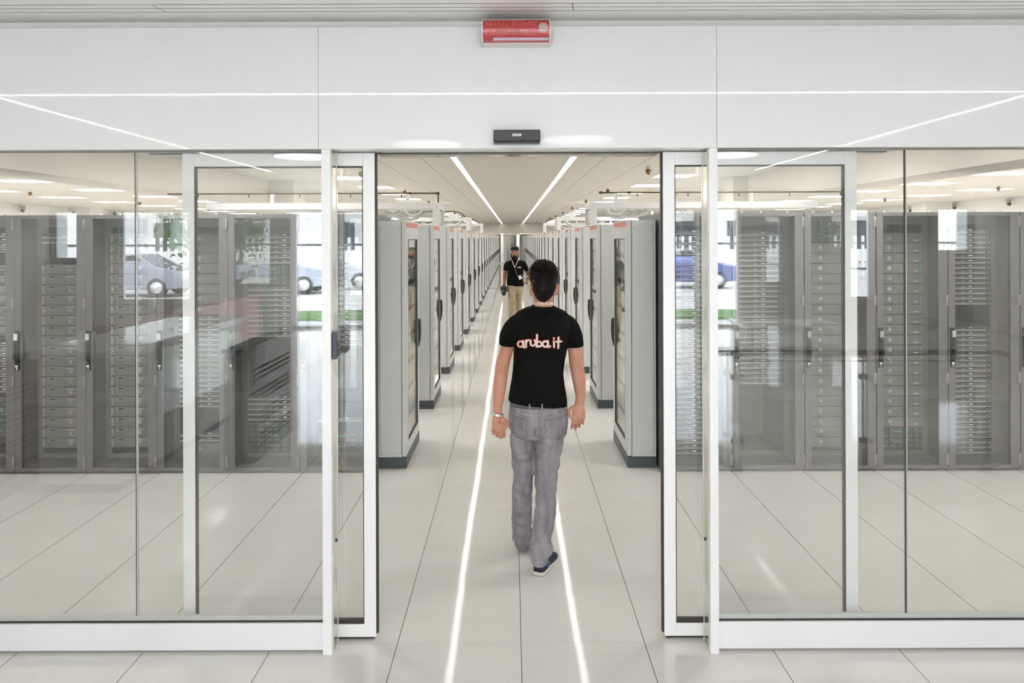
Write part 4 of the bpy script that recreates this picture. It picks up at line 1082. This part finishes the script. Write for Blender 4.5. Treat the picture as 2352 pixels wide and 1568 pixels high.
# shoes
M['sole'] = mat('white_sole', (.62, .60, .55), .6)
M['shoe'] = noisy(mat('navy_suede', (.012, .018, .035), .7), 50, (.008, .012, .022), (.02, .028, .05))
M['blue'] = mat('blue_patch', (.01, .04, .22), .6)
def shoe(heel, ang, parent, pitch=0, um='shoe', s=1.0, accents=True):
    rt = Matrix.Translation(Vector(heel)) @ Matrix.Rotation(ang, 4, 'Z') @ Matrix.Rotation(pitch, 4, 'X')
    rows = [(-.012, .020, .0, .048), (0, .031, 0, .075), (.03, .037, 0, .088), (.07, .038, 0, .085), (.11, .040, 0, .072), (.15, .046, 0, .058), (.20, .050, 0, .048), (.24, .045, 0, .042), (.27, .030, 0, .034), (.285, .014, 0, .026)]
    u = MB(); so_ = MB(); n = 20
    rr = catmull(rows, 3); vs = []; vb = []
    for y, hw, _, h in rr:
        for j in range(n+1):
            a = math.pi*j/n; x = -hw*math.cos(a); z = .018+(h-.018)*max(math.sin(a), 0)**.6
            vs.append(rt @ Vector((x*s, y*s, z*s)))
    m_ = n+1; fs = [(i*m_+j, (i+1)*m_+j, (i+1)*m_+j+1, i*m_+j+1) for i in range(len(rr)-1) for j in range(n)]
    u.add(vs, fs+[tuple(range(m_))[::-1], tuple((len(rr)-1)*m_+j for j in range(m_))], 0, True)
    vs = []
    for y, hw, _, h in rr:
        for x, z in ((-hw-.004, .0), (hw+.004, .0), (hw+.003, .022), (-hw-.003, .022)): vs.append(rt @ Vector((x*s, y*1.02*s, z*s)))
    fs = [(i*4+j, i*4+(j+1) % 4, (i+1)*4+(j+1) % 4, (i+1)*4+j) for i in range(len(rr)-1) for j in range(4)]
    so_.add(vs, fs+[(0, 3, 2, 1), tuple((len(rr)-1)*4+j for j in range(4))], 0, True)
    o = bp(u, 'shoe', um, parent)
    def part(mb, name, mt): q = mb.build(name, mt, o); return q
    o2 = so_.build('sole', 'sole', o)
    if accents:
        for q in (-1, 1):
            t_ = MB(); t_.tube([rt @ Vector((q*(.037)*s, .075*s, .024*s)), rt @ Vector((q*.034*s, .085*s, .05*s)), rt @ Vector((q*.020*s, .10*s, .073*s))], .004*s, 6); t_.build('stripe', 'sole', o)
            t_ = MB(); t_.tube([rt @ Vector((q*.036*s, .045*s, .03*s)), rt @ Vector((q*.033*s, .055*s, .055*s))], .012*s, 8); t_.build('side_patch', 'blue', o)
    return o
hp = P(1233, 1322, 4.06)
shoe((.147, 4.06, .002), R(-21), man, R(-2), s=1.0)
shoe((.066, 4.41, .002), R(-2), man, R(2), s=.88)
# hair
b = MB()
pxrings(b, [(606, 1238, 1257, 4.10, .04), (610, 1231, 1264, 4.10, .07), (616, 1226, 1270.5, 4.10, .088), (625, 1222.5, 1274.5, 4.10, .098), (638, 1221.5, 1275.5, 4.095, .102), (650, 1222, 1275, 4.085, .098), (660, 1224, 1273, 4.072, .088), (668, 1226.5, 1270.5, 4.060, .076), (676, 1231, 1265.5, 4.052, .064), (683, 1235, 1260, 4.048, .052), (688, 1242, 1252, 4.05, .038), (691, 1246, 1248, 4.055, .02)], p=2.1)
base = mould(b, .006, 3)
hv = [(v.co.copy(), v.normal.copy()) for v in base.vertices]
hm = MB()
hm.v = [v.co.copy() for v in base.vertices]; hm.f = [list(p.vertices) for p in base.polygons]; hm.m = [0]*len(hm.f); hm.sm = [True]*len(hm.f)
random.seed(11)
for k in range(6000):
    c_, n_ = random.choice(hv)
    top = max(0, min(1, (c_.z-1.70)/.12))
    if c_.y > hc.y+.06 and c_.z < 1.74: continue
    L = (.011+.013*top)*(.6+.8*random.random())
    side = (c_.x-hc.x)/.08
    nb = n_.copy(); nb.y *= .35
    dr = (nb*(.30+.55*top)+Vector((random.gauss(0, .5)+.35*side*top, random.gauss(0, .12)-.12, -.85+1.45*top**1.5+random.gauss(0, .28)))).normalized()
    tip = c_+dr*L; mid = c_+dr*L*.5+n_*.002; r_ = .0011+.0010*random.random()
    hm.tube([c_-n_*.003, mid, tip], [r_*1.4, r_, .0003], 4)
hair = bp(hm, 'hair', 'hair', man)
# lanyard round the neck
b = MB(); c_ = P(1248, 696, 4.115); vs = []
for k in range(40):
    a = 2*math.pi*k/40; rx, ry = .0600, .090
    x_ = c_.x+rx*math.cos(a); y_ = c_.y+ry*math.sin(a); z_ = c_.z+.006-.008*math.cos(a)**2*1.2-(.05*max(math.sin(a), 0))
    vs += [(x_, y_, z_-.009), (x_*1+0.0, y_, z_+.009)]
b.add(vs, [(2*k, 2*((k+1) % 40), 2*((k+1) % 40)+1, 2*k+1) for k in range(40)], 0, True)
bp(b, 'lanyard', 'lanyard', man)
# bracelet watch
b = MB(); w0 = P(1141, 949, 3.992)
pts = [w0+Vector((.0295*math.cos(a), .029*math.sin(a), -.006*math.cos(a))) for a in [2*math.pi*i/24 for i in range(25)]]
b.tube(pts, .0055, 8, cap=False); b.tube([p_-Vector((0, 0, .008)) for p_ in pts], .0050, 8, cap=False)
bp(b, 'bracelet', 'chrome', man)

# ---------------------------------------------------- far man, facing the camera
D2 = 13.3
m2 = thing('person', 'bearded man in black t-shirt and beige trousers walking toward the doorway', 'person', (.07, D2, 0))
b = MB()
h2 = P(1182.5, 581.5, 13.28); h2.z = 1.665
head(b, h2, .98, -1)
pxrings(b, [(599, 1172, 1193, D2, .06), (604, 1165, 1200, D2, .085), (612, 1164, 1201, D2, .10), (640, 1167, 1199, D2, .095), (655, 1166, 1200, D2, .10), (668, 1167, 1199, D2, .10)])
pxtube(b, [(1166, 605, D2, 5.6), (1162, 613, D2, 5.2), (1160, 622, D2, 4.7), (1159, 632, 13.32, 4.6), (1158, 645, 13.28, 4.0), (1157.6, 655, 13.22, 3.0)])
pxtube(b, [(1200, 605, D2, 5.6), (1206, 613, 13.34, 5.2), (1210.5, 623, 13.42, 4.6), (1215, 633, 13.46, 4.3), (1214.5, 638, 13.32, 3.8), (1213.5, 641, 13.20, 3.0)])
hand(b, P(1157.6, 655, 13.22), (-.02, -.25, -1), (1, .2, 0), -1, curl=(.7, 1.0, .8), s=1.0)
hand(b, P(1213.5, 641.5, 13.20), (-.25, -.5, -.8), (-1, 0, .1), -1, curl=(.8, 1.1, .8), s=1.0)
pxtube(b, [(1174, 668, D2, 7), (1176, 715, 13.2, 5.5), (1176, 750, 13.15, 4.5), (1176, 776, 13.2, 3.4)])
pxtube(b, [(1192, 668, D2, 7), (1190, 715, 13.43, 4.4), (1189, 745, 13.54, 3.6), (1188, 770, 13.62, 3.0)])
link(mould(b, .0065, 3), 'body', 'skin2', m2)
for q in (-1, 1):
    e_ = bp(MB().ball((h2.x+q*.031, h2.y-.0795, h2.z+.012), .0105, .009, .006, 12, 8), 'eye', 'white', m2)
    MB().ball((h2.x+q*.031, h2.y-.0862, h2.z+.012), .0058, .003, .0056, 10, 6).build('iris', 'black', e_)
    bp(MB().tube([(h2.x+q*.013, h2.y-.100, h2.z+.033), (h2.x+q*.034, h2.y-.096, h2.z+.040), (h2.x+q*.054, h2.y-.076, h2.z+.034)], .005, 6), 'eyebrow', 'hair', m2)
# beard
b = MB()
b.rings([(h2.x, h2.y-yc, h2.z+z, rx, ry) for z, rx, yc, ry in catmull([(-.138, .014, .055, .02), (-.125, .036, .050, .045), (-.105, .049, .040, .060), (-.085, .058, .030, .071), (-.068, .063, .024, .074), (-.052, .0665, .018, .074)], 3)], 26, p=2.1)
b.tube([(h2.x-.036, h2.y-.082, h2.z-.060), (h2.x-.02, h2.y-.094, h2.z-.049), (h2.x, h2.y-.099, h2.z-.046), (h2.x+.02, h2.y-.094, h2.z-.049), (h2.x+.036, h2.y-.082, h2.z-.060)], .008, 8)
for q in (-1, 1): b.tube([(h2.x+q*.062, h2.y-.030, h2.z-.07), (h2.x+q*.069, h2.y-.020, h2.z-.03), (h2.x+q*.072, h2.y-.012, h2.z+.01)], [.016, .012, .008], 8)
for _ in range(500):
    a = random.random()*6.28; z = -.135+.07*random.random(); rr = .03+.03*min(1, (z+.138)/.04)
    p_ = Vector((h2.x+rr*math.cos(a), h2.y-.04-abs(rr*1.1*math.sin(a)), h2.z+z)); b.tube([p_, p_+Vector((random.gauss(0, .004), -.006, -.010))], [.002, .0006], 3)
bp(b, 'beard', 'hair', m2)
b = MB(); me_ = MB()
b.rings([(h2.x, h2.y-yc, h2.z+z, rx, ry) for z, rx, yc, ry in catmull([(-.03, .060, -.040, .058), (.01, .0745, -.032, .075), (.045, .079, -.022, .090), (.078, .073, -.004, .096), (.100, .058, .0, .080), (.116, .036, 0, .050), (.122, .01, 0, .014)], 3)], 26, p=2.1)
for _ in range(700):
    a = random.random()*6.28; z = .05+.06*random.random(); k_ = math.sqrt(max(0, 1-((z-.03)/.1)**2))
    p_ = Vector((h2.x+.074*k_*math.cos(a), h2.y+.088*k_*math.sin(a), h2.z+z)); b.tube([p_, p_+Vector((.012*math.cos(a), .012*math.sin(a), .018))], [.003, .0006], 3)
bp(b, 'hair', 'hair', m2)
b = MB()
pxrings(b, [(596.5, 1176, 1189, D2, .06), (598.5, 1170, 1195.5, D2, .085), (602, 1163.5, 1202, D2, .105), (607, 1161, 1205, D2, .115), (616, 1163.5, 1203, D2, .122), (625, 1165, 1201.5, D2, .12), (635, 1164.6, 1200.5, D2, .118), (645, 1163.7, 1201.5, D2, .122), (652, 1163.5, 1202.5, D2, .125, 2), (656, 1163.5, 1203, D2, .127, 3)], p=2.3)
pxtube(b, [(1169, 603, D2, 6.0), (1164.5, 608, D2, 6.4), (1161.5, 615, D2, 5.7), (1160.6, 621, D2, 5.3)])
pxtube(b, [(1197, 602, D2, 6.0), (1202.5, 607.5, D2, 6.4), (1207, 614, 13.33, 5.8), (1209.5, 620, 13.38, 5.4)])
t2m = mould(b, .008, 3, lambda c: 1.8*shirt_disp(c)); t2 = link(t2m, 't_shirt', 'tee', m2)
bt2 = BVHTree.FromPolygons([v.co.copy() for v in t2m.vertices], [tuple(p.vertices) for p in t2m.polygons])
letters(bt2, .088, 1187.5, 613.2, .0034, t2, .0022, 1186, 782-4)
b = MB()
pxrings(b, [(652, 1165, 1201.5, D2, .115), (660, 1164.5, 1201.8, D2, .125), (668, 1165, 1200.5, D2, .125), (674, 1166, 1199.5, D2, .115)], p=2.3)
leg(b, [(664, 1165.3, 1186, 13.28, .11), (674, 1166, 1185, 13.26, .11), (690, 1167.5, 1184, 13.2, .10), (705, 1167, 1183.5, 13.15, .09), (725, 1167.5, 1182, 13.12, .085), (750, 1169, 1181.5, 13.15, .08), (776, 1170, 1181.5, 13.2, .08)])
leg(b, [(664, 1184, 1200.5, 13.3, .11), (674, 1184.5, 1199.5, 13.32, .11), (690, 1184.3, 1198, 13.36, .10), (705, 1183.8, 1197.5, 13.40, .09), (725, 1183, 1195.5, 13.48, .085), (750, 1183, 1194, 13.56, .08), (768, 1183.5, 1193.5, 13.62, .08)])
link(mould(b, .009, 3, lambda c: 1.0*jean_disp(c)), 'trousers', 'chino', m2)
shoe((P(1176, 0, 13.25).x, 13.28, .002), R(180), m2, 0, 'black', accents=False)
shoe((P(1188.5, 0, 13.6).x, 13.70, .01), R(176), m2, 0, 'black', accents=False)
# lanyard, strap, badge
b = MB()
for x0, x1 in ((1175.3, 1181.8), (1190.6, 1182.0)):
    pts = [proj(bt2, x0+(x1-x0)*i/8, 596.5+18*i/8, .004, 13.2) for i in range(9)]
    b.tube(pts, [(.008, .003)]*9, 8, up=(1, 0, 0))
bp(b, 'lanyard', 'lanyard', m2)
b = MB(); pts = [proj(bt2, 1182+5.5*i/6, 614.5+17*i/6, .004, 13.17) for i in range(7)]
b.tube(pts, .0045, 6); bp(b, 'strap', 'rackin', m2)
b = MB(); c_ = proj(bt2, 1194, 637, .012, 13.16)
u_ = Vector((math.cos(R(38)), 0, math.sin(R(38)))); v_ = Vector((-u_.z, 0, u_.x))
q4 = [c_+u_*a*.034+v_*e*.036 for a, e in ((-1, -1), (1, -1), (1, 1), (-1, 1))]
b.add(q4+[p_+Vector((0, .004, 0)) for p_ in q4], [(0, 1, 2, 3), (7, 6, 5, 4), (0, 4, 5, 1), (1, 5, 6, 2), (2, 6, 7, 3), (3, 7, 4, 0)])
b.tube([pts[-1], c_+v_*.03], .002, 6)
bp(b, 'badge', 'label_white', m2)
bp(MB().tube([P(1213.5, 640.5, 13.2)+Vector((.030*math.cos(a), .012*math.sin(a)*.6, .026*math.sin(a))) for a in [2*math.pi*i/16 for i in range(17)]], .007, 6, cap=False), 'wristwatch', 'black', m2)
# camera in his hand
ph = P(1157, 663, 13.18)
cm = thing('photo_camera', 'black camera with lens held low by the bearded man', 'camera', tuple(ph+Vector((0, 0, -.10))))
MB().box(-.062, .062, -.045, .035, .055, .150).box(-.028, .028, -.04, .03, .150, .176).build('camera_body', 'black', cm, bevel=.008)
MB().tube([(0, -.04, .09), (-.002, -.075, .055), (-.004, -.11, .01), (-.004, -.118, .002)], [.040, .042, .044, .036], 20).build('lens', 'black', cm)
MB().tube([(.06, 0, .14), (.085, -.01, .10), (.075, -.01, .04), (.055, 0, .06)], .006, 6).build('strap', 'black', cm)
